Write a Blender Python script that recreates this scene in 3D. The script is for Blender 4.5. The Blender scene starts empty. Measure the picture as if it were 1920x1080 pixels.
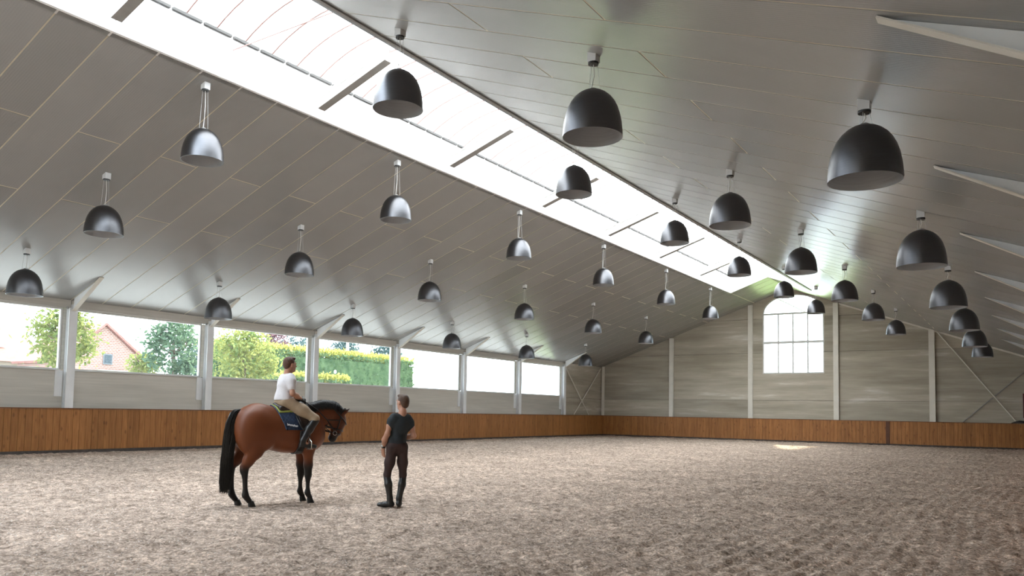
import bpy, bmesh, math, random
import numpy as np
from mathutils import Vector, Matrix

random.seed(7)
RNG = np.random.default_rng(7)
scene = bpy.context.scene
COL = scene.collection

# ------------------------------------------------------------------ camera
cam_data = bpy.data.cameras.new('camera')
cam = bpy.data.objects.new('camera', cam_data)
COL.objects.link(cam)
scene.camera = cam
YAW, PITCH, ROLL = 0.582719, 0.063620, 0.018178
cam_data.sensor_fit = 'HORIZONTAL'
cam_data.sensor_width = 36.0
cam_data.lens = 36.0 * 1483.88 / 1920.0
cam_data.shift_x = 0.00075
cam_data.shift_y = 0.07159
cam_data.clip_start = 0.05
cam_data.clip_end = 400
_f = Vector((-math.sin(YAW) * math.cos(PITCH), math.cos(YAW) * math.cos(PITCH), math.sin(PITCH)))
_r = Vector((math.cos(YAW), math.sin(YAW), 0))
_u = _r.cross(_f)
_r2 = _r * math.cos(ROLL) + _u * math.sin(ROLL)
_u2 = _u * math.cos(ROLL) - _r * math.sin(ROLL)
M = Matrix.Identity(4)
for i in range(3):
    M[i][0] = _r2[i]; M[i][1] = _u2[i]; M[i][2] = -_f[i]
M.translation = Vector((0, 0, 1.5))
cam.matrix_world = M

# ------------------------------------------------------------------ sky, sun, exposure
world = bpy.data.worlds.new('sky')
scene.world = world
world.use_nodes = True
wn = world.node_tree.nodes
wn.clear()
wo = wn.new('ShaderNodeOutputWorld')
wb = wn.new('ShaderNodeBackground')
wb.inputs[0].default_value = (0.80, 0.905, 1.0, 1)
wb.inputs[1].default_value = 4.6
world.node_tree.links.new(wb.outputs[0], wo.inputs[0])

sun_d = bpy.data.lights.new('sun', 'SUN')
sun_d.energy = 9.0
sun_d.angle = math.radians(2.5)
sun_d.color = (1.0, 0.87, 0.62)
sun = bpy.data.objects.new('sun', sun_d)
COL.objects.link(sun)
sun.location = (-20, 70, 40)
sun.rotation_euler = Vector((0.335, -0.955, -0.62)).to_track_quat('-Z', 'Y').to_euler()

scene.view_settings.view_transform = 'Standard'
scene.view_settings.look = 'None'
scene.view_settings.gamma = 1
scene.view_settings.use_curve_mapping = False
scene.view_settings.exposure = 0.9
try:
    scene.cycles.use_denoising = True
    scene.cycles.max_bounces = 10
    scene.cycles.diffuse_bounces = 6
    scene.cycles.transparent_max_bounces = 12
    scene.cycles.sample_clamp_indirect = 8
except Exception:
    pass

# ------------------------------------------------------------------ helpers
def mesh_obj(name, verts, faces, mat=None, parent=None, smooth=False, loc=None):
    me = bpy.data.meshes.new(name)
    me.from_pydata([tuple(v) for v in verts], [], [tuple(f) for f in faces])
    me.update()
    return link_mesh(name, me, mat, parent, smooth, loc)

def link_mesh(name, me, mat=None, parent=None, smooth=False, loc=None):
    if smooth:
        me.polygons.foreach_set('use_smooth', [True] * len(me.polygons))
    o = bpy.data.objects.new(name, me)
    COL.objects.link(o)
    if mat is not None and len(me.materials) == 0:
        me.materials.append(mat)
    if parent is not None:
        o.parent = parent
    if loc is not None:
        o.location = loc
    return o

def np_mesh(name, V, Q, mat=None, parent=None, smooth=True):
    """fast mesh from arrays: V (n,3), Q (m,4) or (m,3)"""
    me = bpy.data.meshes.new(name)
    V = np.ascontiguousarray(V, dtype=np.float32); Q = np.ascontiguousarray(Q, dtype=np.int32)
    k = Q.shape[1]
    me.vertices.add(len(V)); me.vertices.foreach_set('co', V.ravel())
    me.loops.add(Q.size); me.loops.foreach_set('vertex_index', Q.ravel())
    me.polygons.add(len(Q))
    me.polygons.foreach_set('loop_start', np.arange(0, Q.size, k, dtype=np.int32))
    me.update(calc_edges=True)
    me.validate()
    return link_mesh(name, me, mat, parent, smooth)

def empty(name, loc=(0, 0, 0), label=None, cat=None, group=None, kind=None):
    o = bpy.data.objects.new(name, None)
    COL.objects.link(o)
    o.location = loc
    o.empty_display_size = 0.2
    return tag(o, label, cat, group, kind)

def tag(o, label=None, cat=None, group=None, kind=None):
    if label: o['label'] = label
    if cat: o['category'] = cat
    if group: o['group'] = group
    if kind: o['kind'] = kind
    return o

def sub(parent, V):
    """shift world points into the frame of an unrotated parent"""
    p = parent.location
    return [(v[0] - p[0], v[1] - p[1], v[2] - p[2]) for v in V]

class MB:
    def __init__(self): self.v = []; self.f = []
    def box(self, x0, x1, y0, y1, z0, z1):
        b = len(self.v)
        self.v += [(x0, y0, z0), (x1, y0, z0), (x1, y1, z0), (x0, y1, z0), (x0, y0, z1), (x1, y0, z1), (x1, y1, z1), (x0, y1, z1)]
        self.f += [(b, b + 3, b + 2, b + 1), (b + 4, b + 5, b + 6, b + 7), (b, b + 1, b + 5, b + 4), (b + 1, b + 2, b + 6, b + 5), (b + 2, b + 3, b + 7, b + 6), (b + 3, b, b + 4, b + 7)]
        return self
    def prism(self, poly, d):
        """poly: list of 3-D points of a flat outline; d: extrusion vector"""
        b = len(self.v); n = len(poly)
        self.v += [tuple(p) for p in poly] + [(p[0] + d[0], p[1] + d[1], p[2] + d[2]) for p in poly]
        self.f.append(tuple(range(b + n - 1, b - 1, -1)))
        self.f.append(tuple(range(b + n, b + 2 * n)))
        for i in range(n):
            j = (i + 1) % n
            self.f.append((b + i, b + j, b + n + j, b + n + i))
        return self
    def tube(self, pts, r, n=8, cap=True):
        pts = [Vector(p) for p in pts]
        rs = r if isinstance(r, (list, tuple)) else [r] * len(pts)
        b0 = len(self.v); up = None
        for i, p in enumerate(pts):
            t = (pts[min(i + 1, len(pts) - 1)] - pts[max(i - 1, 0)]).normalized()
            if up is None:
                up = Vector((0, 0, 1)) if abs(t.z) < .9 else Vector((1, 0, 0))
            sx = t.cross(up)
            if sx.length < 1e-5: sx = t.cross(Vector((1, 0.3, 0)))
            sx.normalize(); sy = sx.cross(t); up = sy
            for k in range(n):
                a = 2 * math.pi * k / n
                q = p + (sx * math.cos(a) + sy * math.sin(a)) * rs[i]
                self.v.append(tuple(q))
        for i in range(len(pts) - 1):
            for k in range(n):
                a = b0 + i * n + k; c = b0 + i * n + (k + 1) % n
                self.f.append((a, c, c + n, a + n))
        if cap:
            self.f.append(tuple(b0 + k for k in range(n - 1, -1, -1)))
            e = b0 + (len(pts) - 1) * n
            self.f.append(tuple(e + k for k in range(n)))
        return self
    def lathe(self, prof, c=(0, 0, 0), n=32, close=False):
        b0 = len(self.v)
        for (r, z) in prof:
            for k in range(n):
                a = 2 * math.pi * k / n
                self.v.append((c[0] + r * math.cos(a), c[1] + r * math.sin(a), c[2] + z))
        m = len(prof)
        for i in range(m - 1 if not close else m):
            for k in range(n):
                a = b0 + i * n + k; c2 = b0 + i * n + (k + 1) % n
                j = (i + 1) % m
                d = b0 + j * n + k; e = b0 + j * n + (k + 1) % n
                self.f.append((a, c2, e, d))
        if not close:
            if prof[0][0] > 1e-6: self.f.append(tuple(b0 + k for k in range(n - 1, -1, -1)))
            if prof[-1][0] > 1e-6: self.f.append(tuple(b0 + (m - 1) * n + k for k in range(n)))
        return self
    def build(self, name, mat=None, parent=None, smooth=False, local=False):
        V = self.v if (parent is None or local) else sub(parent, self.v)
        return mesh_obj(name, V, self.f, mat, parent, smooth)

def smooth_by_angle(o, deg=35):
    me = o.data
    bm = bmesh.new(); bm.from_mesh(me)
    for f in bm.faces: f.smooth = True
    for e in bm.edges:
        if len(e.link_faces) == 2 and e.calc_face_angle(0) > math.radians(deg): e.smooth = False
    bm.to_mesh(me); bm.free()

ORD = ['first', 'second', 'third', 'fourth', 'fifth', 'sixth', 'seventh', 'eighth', 'ninth', 'tenth']

# ------------------------------------------------------------------ materials
def new_mat(name):
    m = bpy.data.materials.new(name); m.use_nodes = True
    nt = m.node_tree; nt.nodes.clear()
    out = nt.nodes.new('ShaderNodeOutputMaterial')
    return m, nt, out

def N(nt, t, **kw):
    n = nt.nodes.new(t)
    for k, v in kw.items():
        if k.startswith('i_'):
            n.inputs[k[2:].replace('_', ' ')].default_value = v
        else: setattr(n, k, v)
    return n

def pbr(name, col, rough=0.6, metal=0.0, spec=0.5, var=0.0, scale=6.0, bump=0.0, bscale=40.0, rand=0.0, stretch=(1, 1, 1), col2=None, coat=0.0, sheen=0.0):
    """principled material with world-space noise variation, optional per-object variation and bump"""
    m, nt, out = new_mat(name)
    b = N(nt, 'ShaderNodeBsdfPrincipled')
    b.inputs['Roughness'].default_value = rough
    b.inputs['Metallic'].default_value = metal
    b.inputs['Specular IOR Level'].default_value = spec
    if coat: b.inputs['Coat Weight'].default_value = coat
    if sheen: b.inputs['Sheen Weight'].default_value = sheen
    L = nt.links.new
    L(b.outputs[0], out.inputs[0])
    geo = N(nt, 'ShaderNodeNewGeometry')
    mp = N(nt, 'ShaderNodeMapping'); mp.inputs['Scale'].default_value = stretch
    L(geo.outputs['Position'], mp.inputs['Vector'])
    no = N(nt, 'ShaderNodeTexNoise'); no.inputs['Scale'].default_value = scale; no.inputs['Detail'].default_value = 5
    L(mp.outputs[0], no.inputs['Vector'])
    c2 = col2 if col2 else tuple(max(0, c * (1 - var)) for c in col)
    c1 = col if col2 else tuple(min(1, c * (1 + var)) for c in col)
    rp = N(nt, 'ShaderNodeValToRGB')
    rp.color_ramp.elements[0].position = 0.3; rp.color_ramp.elements[1].position = 0.7
    rp.color_ramp.elements[0].color = (*c2, 1); rp.color_ramp.elements[1].color = (*c1, 1)
    L(no.outputs['Fac'], rp.inputs[0])
    src = rp.outputs[0]
    if rand:
        oi = N(nt, 'ShaderNodeObjectInfo')
        mr = N(nt, 'ShaderNodeMapRange'); mr.inputs['To Min'].default_value = 1 - rand; mr.inputs['To Max'].default_value = 1 + rand
        L(oi.outputs['Random'], mr.inputs['Value'])
        mx = N(nt, 'ShaderNodeVectorMath', operation='SCALE')
        L(src, mx.inputs[0]); L(mr.outputs[0], mx.inputs['Scale'])
        src = mx.outputs[0]
    L(src, b.inputs['Base Color'])
    if bump:
        nb = N(nt, 'ShaderNodeTexNoise'); nb.inputs['Scale'].default_value = bscale; nb.inputs['Detail'].default_value = 4
        L(mp.outputs[0], nb.inputs['Vector'])
        bp = N(nt, 'ShaderNodeBump'); bp.inputs['Strength'].default_value = bump; bp.inputs['Distance'].default_value = 0.02
        L(nb.outputs['Fac'], bp.inputs['Height']); L(bp.outputs[0], b.inputs['Normal'])
    return m

def glass_mat(name, tint=(0.93, 0.97, 0.97), veil=.014):
    m, nt, out = new_mat(name)
    L = nt.links.new
    tr = N(nt, 'ShaderNodeBsdfTransparent'); tr.inputs[0].default_value = (*tint, 1)
    gl = N(nt, 'ShaderNodeBsdfGlossy'); gl.inputs['Roughness'].default_value = 0.02
    fr = N(nt, 'ShaderNodeFresnel'); fr.inputs['IOR'].default_value = 1.45
    mx = N(nt, 'ShaderNodeMixShader')
    # translucent haze mixed into the pane to wash out the view like glare
    du = N(nt, 'ShaderNodeBsdfTranslucent'); du.inputs[0].default_value = (.9, .93, .95, 1)
    m0 = N(nt, 'ShaderNodeMixShader'); m0.inputs[0].default_value = veil
    L(tr.outputs[0], m0.inputs[1]); L(du.outputs[0], m0.inputs[2])
    L(fr.outputs[0], mx.inputs[0]); L(m0.outputs[0], mx.inputs[1]); L(gl.outputs[0], mx.inputs[2]); L(mx.outputs[0], out.inputs[0])
    return m

def translucent_mat(name, col=(0.93, 0.94, 0.95)):
    m, nt, out = new_mat(name)
    L = nt.links.new
    tl = N(nt, 'ShaderNodeBsdfTranslucent'); tl.inputs[0].default_value = (*col, 1)
    df = N(nt, 'ShaderNodeBsdfDiffuse'); df.inputs[0].default_value = (*col, 1)
    mx = N(nt, 'ShaderNodeMixShader'); mx.inputs[0].default_value = 0.18
    L(tl.outputs[0], mx.inputs[1]); L(df.outputs[0], mx.inputs[2]); L(mx.outputs[0], out.inputs[0])
    return m

MAT = {}
def ceiling_mat(name='ceiling_sheet', col=(0.322, 0.324, 0.322)):
    m, nt, out = new_mat(name)
    L = nt.links.new
    b = N(nt, 'ShaderNodeBsdfPrincipled')
    b.inputs['Roughness'].default_value = 0.27
    b.inputs['Specular IOR Level'].default_value = 0.8
    geo = N(nt, 'ShaderNodeNewGeometry')
    oi = N(nt, 'ShaderNodeObjectInfo')
    no = N(nt, 'ShaderNodeTexNoise'); no.inputs['Scale'].default_value = 1.3; no.inputs['Detail'].default_value = 3
    L(geo.outputs['Position'], no.inputs['Vector'])
    m1 = N(nt, 'ShaderNodeMapRange'); m1.inputs['To Min'].default_value = 0.94; m1.inputs['To Max'].default_value = 1.06
    L(oi.outputs['Random'], m1.inputs['Value'])
    m2 = N(nt, 'ShaderNodeMapRange'); m2.inputs['To Min'].default_value = 0.95; m2.inputs['To Max'].default_value = 1.05
    L(no.outputs['Fac'], m2.inputs['Value'])
    mm = N(nt, 'ShaderNodeMath', operation='MULTIPLY'); L(m1.outputs[0], mm.inputs[0]); L(m2.outputs[0], mm.inputs[1])
    sc = N(nt, 'ShaderNodeVectorMath', operation='SCALE'); sc.inputs[0].default_value = col
    L(mm.outputs[0], sc.inputs['Scale']); L(sc.outputs[0], b.inputs['Base Color'])
    # fine micro-rib profile running up the slope
    sx = N(nt, 'ShaderNodeSeparateXYZ'); L(geo.outputs['Position'], sx.inputs[0])
    wv = N(nt, 'ShaderNodeMath', operation='MULTIPLY'); wv.inputs[1].default_value = 2 * math.pi * 20
    L(sx.outputs['Y'], wv.inputs[0])
    sn = N(nt, 'ShaderNodeMath', operation='SINE'); L(wv.outputs[0], sn.inputs[0])
    n2 = N(nt, 'ShaderNodeTexNoise'); n2.inputs['Scale'].default_value = 60
    L(geo.outputs['Position'], n2.inputs['Vector'])
    ad = N(nt, 'ShaderNodeMath', operation='ADD'); L(sn.outputs[0], ad.inputs[0]); L(n2.outputs['Fac'], ad.inputs[1])
    bp = N(nt, 'ShaderNodeBump'); bp.inputs['Strength'].default_value = 0.25; bp.inputs['Distance'].default_value = 0.002
    L(ad.outputs[0], bp.inputs['Height']); L(bp.outputs[0], b.inputs['Normal'])
    L(b.outputs[0], out.inputs[0])
    return m

def concrete_mat(name, a=(0.46, 0.418, 0.345), c=(0.325, 0.292, 0.232), hi=(0.62, 0.595, 0.54), stretch=1.2):
    m, nt, out = new_mat(name)
    L = nt.links.new
    b = N(nt, 'ShaderNodeBsdfPrincipled'); b.inputs['Roughness'].default_value = 0.85
    b.inputs['Specular IOR Level'].default_value = 0.25
    geo = N(nt, 'ShaderNodeNewGeometry')
    mp = N(nt, 'ShaderNodeMapping'); mp.inputs['Scale'].default_value = (0.13 * stretch / 1.2, 0.13 * stretch / 1.2, stretch)
    L(geo.outputs['Position'], mp.inputs['Vector'])
    n1 = N(nt, 'ShaderNodeTexNoise'); n1.inputs['Scale'].default_value = 1.6; n1.inputs['Detail'].default_value = 8; n1.inputs['Roughness'].default_value = 0.62
    L(mp.outputs[0], n1.inputs['Vector'])
    r1 = N(nt, 'ShaderNodeValToRGB')
    e = r1.color_ramp.elements
    e[0].position = 0.34; e[0].color = (*c, 1); e[1].position = 0.60; e[1].color = (*a, 1)
    x = e.new(0.70); x.color = (*hi, 1)
    L(n1.outputs['Fac'], r1.inputs[0])
    mp2 = N(nt, 'ShaderNodeMapping'); mp2.inputs['Scale'].default_value = (0.2, 0.2, 9.0)
    L(geo.outputs['Position'], mp2.inputs['Vector'])
    n2 = N(nt, 'ShaderNodeTexNoise'); n2.inputs['Scale'].default_value = 2.2; n2.inputs['Detail'].default_value = 3
    L(mp2.outputs[0], n2.inputs['Vector'])
    mr = N(nt, 'ShaderNodeMapRange'); mr.inputs['From Min'].default_value = 0.3; mr.inputs['From Max'].default_value = 0.7
    mr.inputs['To Min'].default_value = 0.93; mr.inputs['To Max'].default_value = 1.06
    L(n2.outputs['Fac'], mr.inputs['Value'])
    oi = N(nt, 'ShaderNodeObjectInfo')
    m3 = N(nt, 'ShaderNodeMapRange'); m3.inputs['To Min'].default_value = 0.90; m3.inputs['To Max'].default_value = 1.14
    L(oi.outputs['Random'], m3.inputs['Value'])
    mu = N(nt, 'ShaderNodeMath', operation='MULTIPLY'); L(mr.outputs[0], mu.inputs[0]); L(m3.outputs[0], mu.inputs[1])
    sc = N(nt, 'ShaderNodeVectorMath', operation='SCALE'); L(r1.outputs[0], sc.inputs[0]); L(mu.outputs[0], sc.inputs['Scale'])
    L(sc.outputs[0], b.inputs['Base Color'])
    n4 = N(nt, 'ShaderNodeTexNoise'); n4.inputs['Scale'].default_value = 30; n4.inputs['Detail'].default_value = 4
    L(geo.outputs['Position'], n4.inputs['Vector'])
    bp = N(nt, 'ShaderNodeBump'); bp.inputs['Strength'].default_value = 0.2; bp.inputs['Distance'].default_value = 0.01
    L(n4.outputs['Fac'], bp.inputs['Height']); L(bp.outputs[0], b.inputs['Normal'])
    L(b.outputs[0], out.inputs[0])
    return m

def wood_mat(name, a, c, knot):
    m, nt, out = new_mat(name)
    L = nt.links.new
    b = N(nt, 'ShaderNodeBsdfPrincipled'); b.inputs['Roughness'].default_value = 0.55
    b.inputs['Specular IOR Level'].default_value = 0.35
    geo = N(nt, 'ShaderNodeNewGeometry')
    mp = N(nt, 'ShaderNodeMapping'); mp.inputs['Scale'].default_value = (9, 9, 0.9)
    L(geo.outputs['Position'], mp.inputs['Vector'])
    n1 = N(nt, 'ShaderNodeTexNoise'); n1.inputs['Scale'].default_value = 2.0; n1.inputs['Detail'].default_value = 5
    L(mp.outputs[0], n1.inputs['Vector'])
    r1 = N(nt, 'ShaderNodeValToRGB'); e = r1.color_ramp.elements
    e[0].position = 0.32; e[0].color = (*c, 1); e[1].position = 0.68; e[1].color = (*a, 1)
    L(n1.outputs['Fac'], r1.inputs[0])
    mp2 = N(nt, 'ShaderNodeMapping'); mp2.inputs['Scale'].default_value = (5.2, 5.2, 2.4)
    L(geo.outputs['Position'], mp2.inputs['Vector'])
    vo = N(nt, 'ShaderNodeTexVoronoi'); vo.inputs['Scale'].default_value = 1.0
    L(mp2.outputs[0], vo.inputs['Vector'])
    kr = N(nt, 'ShaderNodeMapRange'); kr.inputs['From Min'].default_value = 0.08; kr.inputs['From Max'].default_value = 0.22
    kr.inputs['To Min'].default_value = 0.5; kr.inputs['To Max'].default_value = 0.0
    L(vo.outputs['Distance'], kr.inputs['Value'])
    mk = N(nt, 'ShaderNodeMixRGB'); mk.inputs[2].default_value = (*knot, 1)
    L(kr.outputs[0], mk.inputs[0]); L(r1.outputs[0], mk.inputs[1])
    oi = N(nt, 'ShaderNodeObjectInfo')
    m3 = N(nt, 'ShaderNodeMapRange'); m3.inputs['To Min'].default_value = 0.87; m3.inputs['To Max'].default_value = 1.13
    L(oi.outputs['Random'], m3.inputs['Value'])
    sc = N(nt, 'ShaderNodeVectorMath', operation='SCALE'); L(mk.outputs[0], sc.inputs[0]); L(m3.outputs[0], sc.inputs['Scale'])
    L(sc.outputs[0], b.inputs['Base Color'])
    L(b.outputs[0], out.inputs[0])
    return m

def sand_mat(name):
    m, nt, out = new_mat(name)
    L = nt.links.new
    b = N(nt, 'ShaderNodeBsdfPrincipled'); b.inputs['Roughness'].default_value = 0.95
    b.inputs['Specular IOR Level'].default_value = 0.1
    geo = N(nt, 'ShaderNodeNewGeometry')
    n1 = N(nt, 'ShaderNodeTexNoise'); n1.inputs['Scale'].default_value = 7; n1.inputs['Detail'].default_value = 5; n1.inputs['Roughness'].default_value = 0.7
    L(geo.outputs['Position'], n1.inputs['Vector'])
    r1 = N(nt, 'ShaderNodeValToRGB'); e = r1.color_ramp.elements
    e[0].position = 0.33; e[0].color = (0.22, 0.165, 0.128, 1); e[1].position = 0.63; e[1].color = (0.60, 0.475, 0.39, 1)
    L(n1.outputs['Fac'], r1.inputs[0])
    n2 = N(nt, 'ShaderNodeTexNoise'); n2.inputs['Scale'].default_value = 0.9; n2.inputs['Detail'].default_value = 4
    L(geo.outputs['Position'], n2.inputs['Vector'])
    mr = N(nt, 'ShaderNodeMapRange'); mr.inputs['From Min'].default_value = 0.3; mr.inputs['From Max'].default_value = 0.7
    mr.inputs['To Min'].default_value = 0.80; mr.inputs['To Max'].default_value = 1.14
    L(n2.outputs['Fac'], mr.inputs['Value'])
    sc = N(nt, 'ShaderNodeVectorMath', operation='SCALE'); L(r1.outputs[0], sc.inputs[0]); L(mr.outputs[0], sc.inputs['Scale'])
    # grain by grain: every crumb of footing has its own brightness
    vg = N(nt, 'ShaderNodeTexVoronoi'); vg.inputs['Scale'].default_value = 44
    L(geo.outputs['Position'], vg.inputs['Vector'])
    sg = N(nt, 'ShaderNodeSeparateColor'); L(vg.outputs['Color'], sg.inputs[0])
    mg = N(nt, 'ShaderNodeMapRange'); mg.inputs['To Min'].default_value = 0.64; mg.inputs['To Max'].default_value = 1.36
    L(sg.outputs[1], mg.inputs['Value'])
    sc0 = sc
    sc = N(nt, 'ShaderNodeVectorMath', operation='SCALE'); L(sc0.outputs[0], sc.inputs[0]); L(mg.outputs[0], sc.inputs['Scale'])
    # pale fibre flecks
    vo = N(nt, 'ShaderNodeTexVoronoi'); vo.inputs['Scale'].default_value = 26
    L(geo.outputs['Position'], vo.inputs['Vector'])
    kr = N(nt, 'ShaderNodeMapRange'); kr.inputs['From Min'].default_value = 0.10; kr.inputs['From Max'].default_value = 0.26
    kr.inputs['To Min'].default_value = 1.0; kr.inputs['To Max'].default_value = 0.0
    L(vo.outputs['Distance'], kr.inputs['Value'])
    sp = N(nt, 'ShaderNodeSeparateColor'); L(vo.outputs['Color'], sp.inputs[0])
    gt = N(nt, 'ShaderNodeMath', operation='GREATER_THAN'); gt.inputs[1].default_value = 0.66
    L(sp.outputs[0], gt.inputs[0])
    mu = N(nt, 'ShaderNodeMath', operation='MULTIPLY'); L(kr.outputs[0], mu.inputs[0]); L(gt.outputs[0], mu.inputs[1])
    mk = N(nt, 'ShaderNodeMixRGB'); mk.inputs[2].default_value = (0.72, 0.66, 0.61, 1)
    L(mu.outputs[0], mk.inputs[0]); L(sc.outputs[0], mk.inputs[1])
    L(mk.outputs[0], b.inputs['Base Color'])
    n3 = N(nt, 'ShaderNodeTexNoise'); n3.inputs['Scale'].default_value = 26; n3.inputs['Detail'].default_value = 3
    L(geo.outputs['Position'], n3.inputs['Vector'])
    bp = N(nt, 'ShaderNodeBump'); bp.inputs['Strength'].default_value = 0.9; bp.inputs['Distance'].default_value = 0.035
    L(n3.outputs['Fac'], bp.inputs['Height']); L(bp.outputs[0], b.inputs['Normal'])
    L(b.outputs[0], out.inputs[0])
    return m

def attr_mat(name, rough=0.5, spec=0.4, bump=0.0, sheen=0.0):
    m, nt, out = new_mat(name)
    L = nt.links.new
    b = N(nt, 'ShaderNodeBsdfPrincipled'); b.inputs['Roughness'].default_value = rough
    b.inputs['Specular IOR Level'].default_value = spec
    if sheen: b.inputs['Sheen Weight'].default_value = sheen
    at = N(nt, 'ShaderNodeAttribute'); at.attribute_name = 'coat'
    L(at.outputs['Color'], b.inputs['Base Color'])
    if bump:
        geo = N(nt, 'ShaderNodeNewGeometry')
        nb = N(nt, 'ShaderNodeTexNoise'); nb.inputs['Scale'].default_value = 14; nb.inputs['Detail'].default_value = 3
        L(geo.outputs['Position'], nb.inputs['Vector'])
        bp = N(nt, 'ShaderNodeBump'); bp.inputs['Strength'].default_value = bump; bp.inputs['Distance'].default_value = 0.01
        L(nb.outputs['Fac'], bp.inputs['Height']); L(bp.outputs[0], b.inputs['Normal'])
    L(b.outputs[0], out.inputs[0])
    return m

def leaf_mat(name, a, c):
    m, nt, out = new_mat(name)
    L = nt.links.new
    geo = N(nt, 'ShaderNodeNewGeometry')
    n1 = N(nt, 'ShaderNodeTexNoise'); n1.inputs['Scale'].default_value = 2.5; n1.inputs['Detail'].default_value = 4
    L(geo.outputs['Position'], n1.inputs['Vector'])
    r1 = N(nt, 'ShaderNodeValToRGB'); e = r1.color_ramp.elements
    e[0].position = 0.35; e[0].color = (*c, 1); e[1].position = 0.65; e[1].color = (*a, 1)
    L(n1.outputs['Fac'], r1.inputs[0])
    df = N(nt, 'ShaderNodeBsdfDiffuse'); tl = N(nt, 'ShaderNodeBsdfTranslucent')
    L(r1.outputs[0], df.inputs[0]); L(r1.outputs[0], tl.inputs[0])
    mx = N(nt, 'ShaderNodeMixShader'); mx.inputs[0].default_value = 0.45
    L(df.outputs[0], mx.inputs[1]); L(tl.outputs[0], mx.inputs[2]); L(mx.outputs[0], out.inputs[0])
    return m

MAT['ceiling'] = ceiling_mat()
MAT['seam'] = pbr('seam_backing', (0.62, 0.57, 0.46), 0.6, var=0.05)
MAT['concrete'] = concrete_mat('concrete_far')
MAT['concrete_side'] = concrete_mat('concrete_side', (0.57, 0.54, 0.485), (0.48, 0.455, 0.405), (0.63, 0.605, 0.555), stretch=1.0)
MAT['joint'] = pbr('joint_filler', (0.22, 0.20, 0.17), 0.9, var=0.2)
MAT['white_steel'] = pbr('white_painted_steel', (0.78, 0.79, 0.80), 0.45, var=0.04, scale=3)
MAT['beige_steel'] = pbr('cream_painted_steel', (0.70, 0.67, 0.60), 0.5, var=0.05, scale=3)
MAT['grey_steel'] = pbr('grey_painted_steel', (0.30, 0.29, 0.275), 0.5, var=0.06)
MAT['dark_steel'] = pbr('dark_steel_profile', (0.07, 0.068, 0.066), 0.45, var=0.1)
MAT['white_curb'] = pbr('white_coated_curb', (0.82, 0.82, 0.81), 0.6, var=0.02)
MAT['alu'] = pbr('fringe_tint_rib', (0.36, 0.22, 0.20), 0.5, metal=0.0, var=0.05)  # red tint stands for the pink lens fringe on aluminium ribs
MAT['vault'] = translucent_mat('opal_polycarbonate')
MAT['glass'] = glass_mat('window_glass')
MAT['frame'] = pbr('white_window_frame', (0.66, 0.66, 0.64), 0.45, var=0.03)
MAT['plank'] = wood_mat('kickboard_plank', (0.39, 0.17, 0.054), (0.275, 0.112, 0.034), (0.07, 0.027, 0.011))
MAT['wood_cap'] = wood_mat('kickboard_cap', (0.24, 0.095, 0.035), (0.15, 0.055, 0.02), (0.06, 0.02, 0.01))
MAT['wood_dark'] = pbr('dark_wood_post', (0.10, 0.035, 0.014), 0.6, var=0.2)
MAT['rail'] = pbr('dark_base_rail', (0.06, 0.05, 0.045), 0.8, var=0.3)
MAT['sand'] = sand_mat('arena_sand')
MAT['lamp'] = pbr('black_brushed_aluminium', (0.13, 0.131, 0.14), 0.33, metal=1.0, spec=0.5, var=0.08, scale=8, stretch=(0.5, 0.5, 30), bump=0.06, bscale=30)
MAT['lamp_in'] = pbr('lamp_inner_reflector', (0.50, 0.51, 0.53), 0.42, metal=0.4, spec=0.6, var=0.12, scale=6, stretch=(0.5, 0.5, 25))
MAT['canopy'] = pbr('white_ceiling_canopy', (0.62, 0.62, 0.62), 0.5, var=0.02)
MAT['black'] = pbr('black_plastic', (0.015, 0.015, 0.016), 0.5, var=0.1)
MAT['wire'] = pbr('steel_wire', (0.45, 0.45, 0.45), 0.4, metal=0.6, var=0.05)
MAT['cord'] = pbr('pale_power_cord', (0.62, 0.61, 0.58), 0.5, var=0.03)
# ------------------------------------------------------------------ main dimensions (metres)
XK, YK, HK = -25.05, 49.69, 1.366          # inner faces of the kickboards, their height
XW, YW = -25.32, 49.985                    # inner faces of the concrete walls
XR = 0.62                                  # inner face of the right wall
YB = -9.0                                  # inner face of the wall behind the camera
SKL, SKR, SKE = -14.591, -10.359, 45.27    # skylight opening: left, right, far end
RID = -12.45
def zl(x): return 8.643 + 0.3643 * (x + 14.591)
def zr(x): return 8.645 - 0.3663 * (x + 10.359)
def zceil(x): return zl(x) if x < RID else zr(x)
PL = [-7.3, -2.2, 2.95, 8.05, 13.2, 18.19, 23.34, 28.51, 33.83, 39.25, 44.57]
PR = [-7.3, -2.2, 2.95, 8.05, 13.25, 18.25, 23.15, 28.1, 33.0, 37.9, 42.9]

# ------------------------------------------------------------------ sand floor
def vnoise(x, y, s, seed):
    g = np.random.default_rng(seed).random((257, 257)).astype(np.float32)
    u = x / s; v = y / s
    iu = np.floor(u).astype(int); iv = np.floor(v).astype(int)
    fu = u - iu; fv = v - iv
    fu = fu * fu * (3 - 2 * fu); fv = fv * fv * (3 - 2 * fv)
    a = g[iu % 256, iv % 256]; b = g[(iu + 1) % 256, iv % 256]; c = g[iu % 256, (iv + 1) % 256]; d = g[(iu + 1) % 256, (iv + 1) % 256]
    return (a * (1 - fu) + b * fu) * (1 - fv) + (c * (1 - fu) + d * fu) * fv

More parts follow.
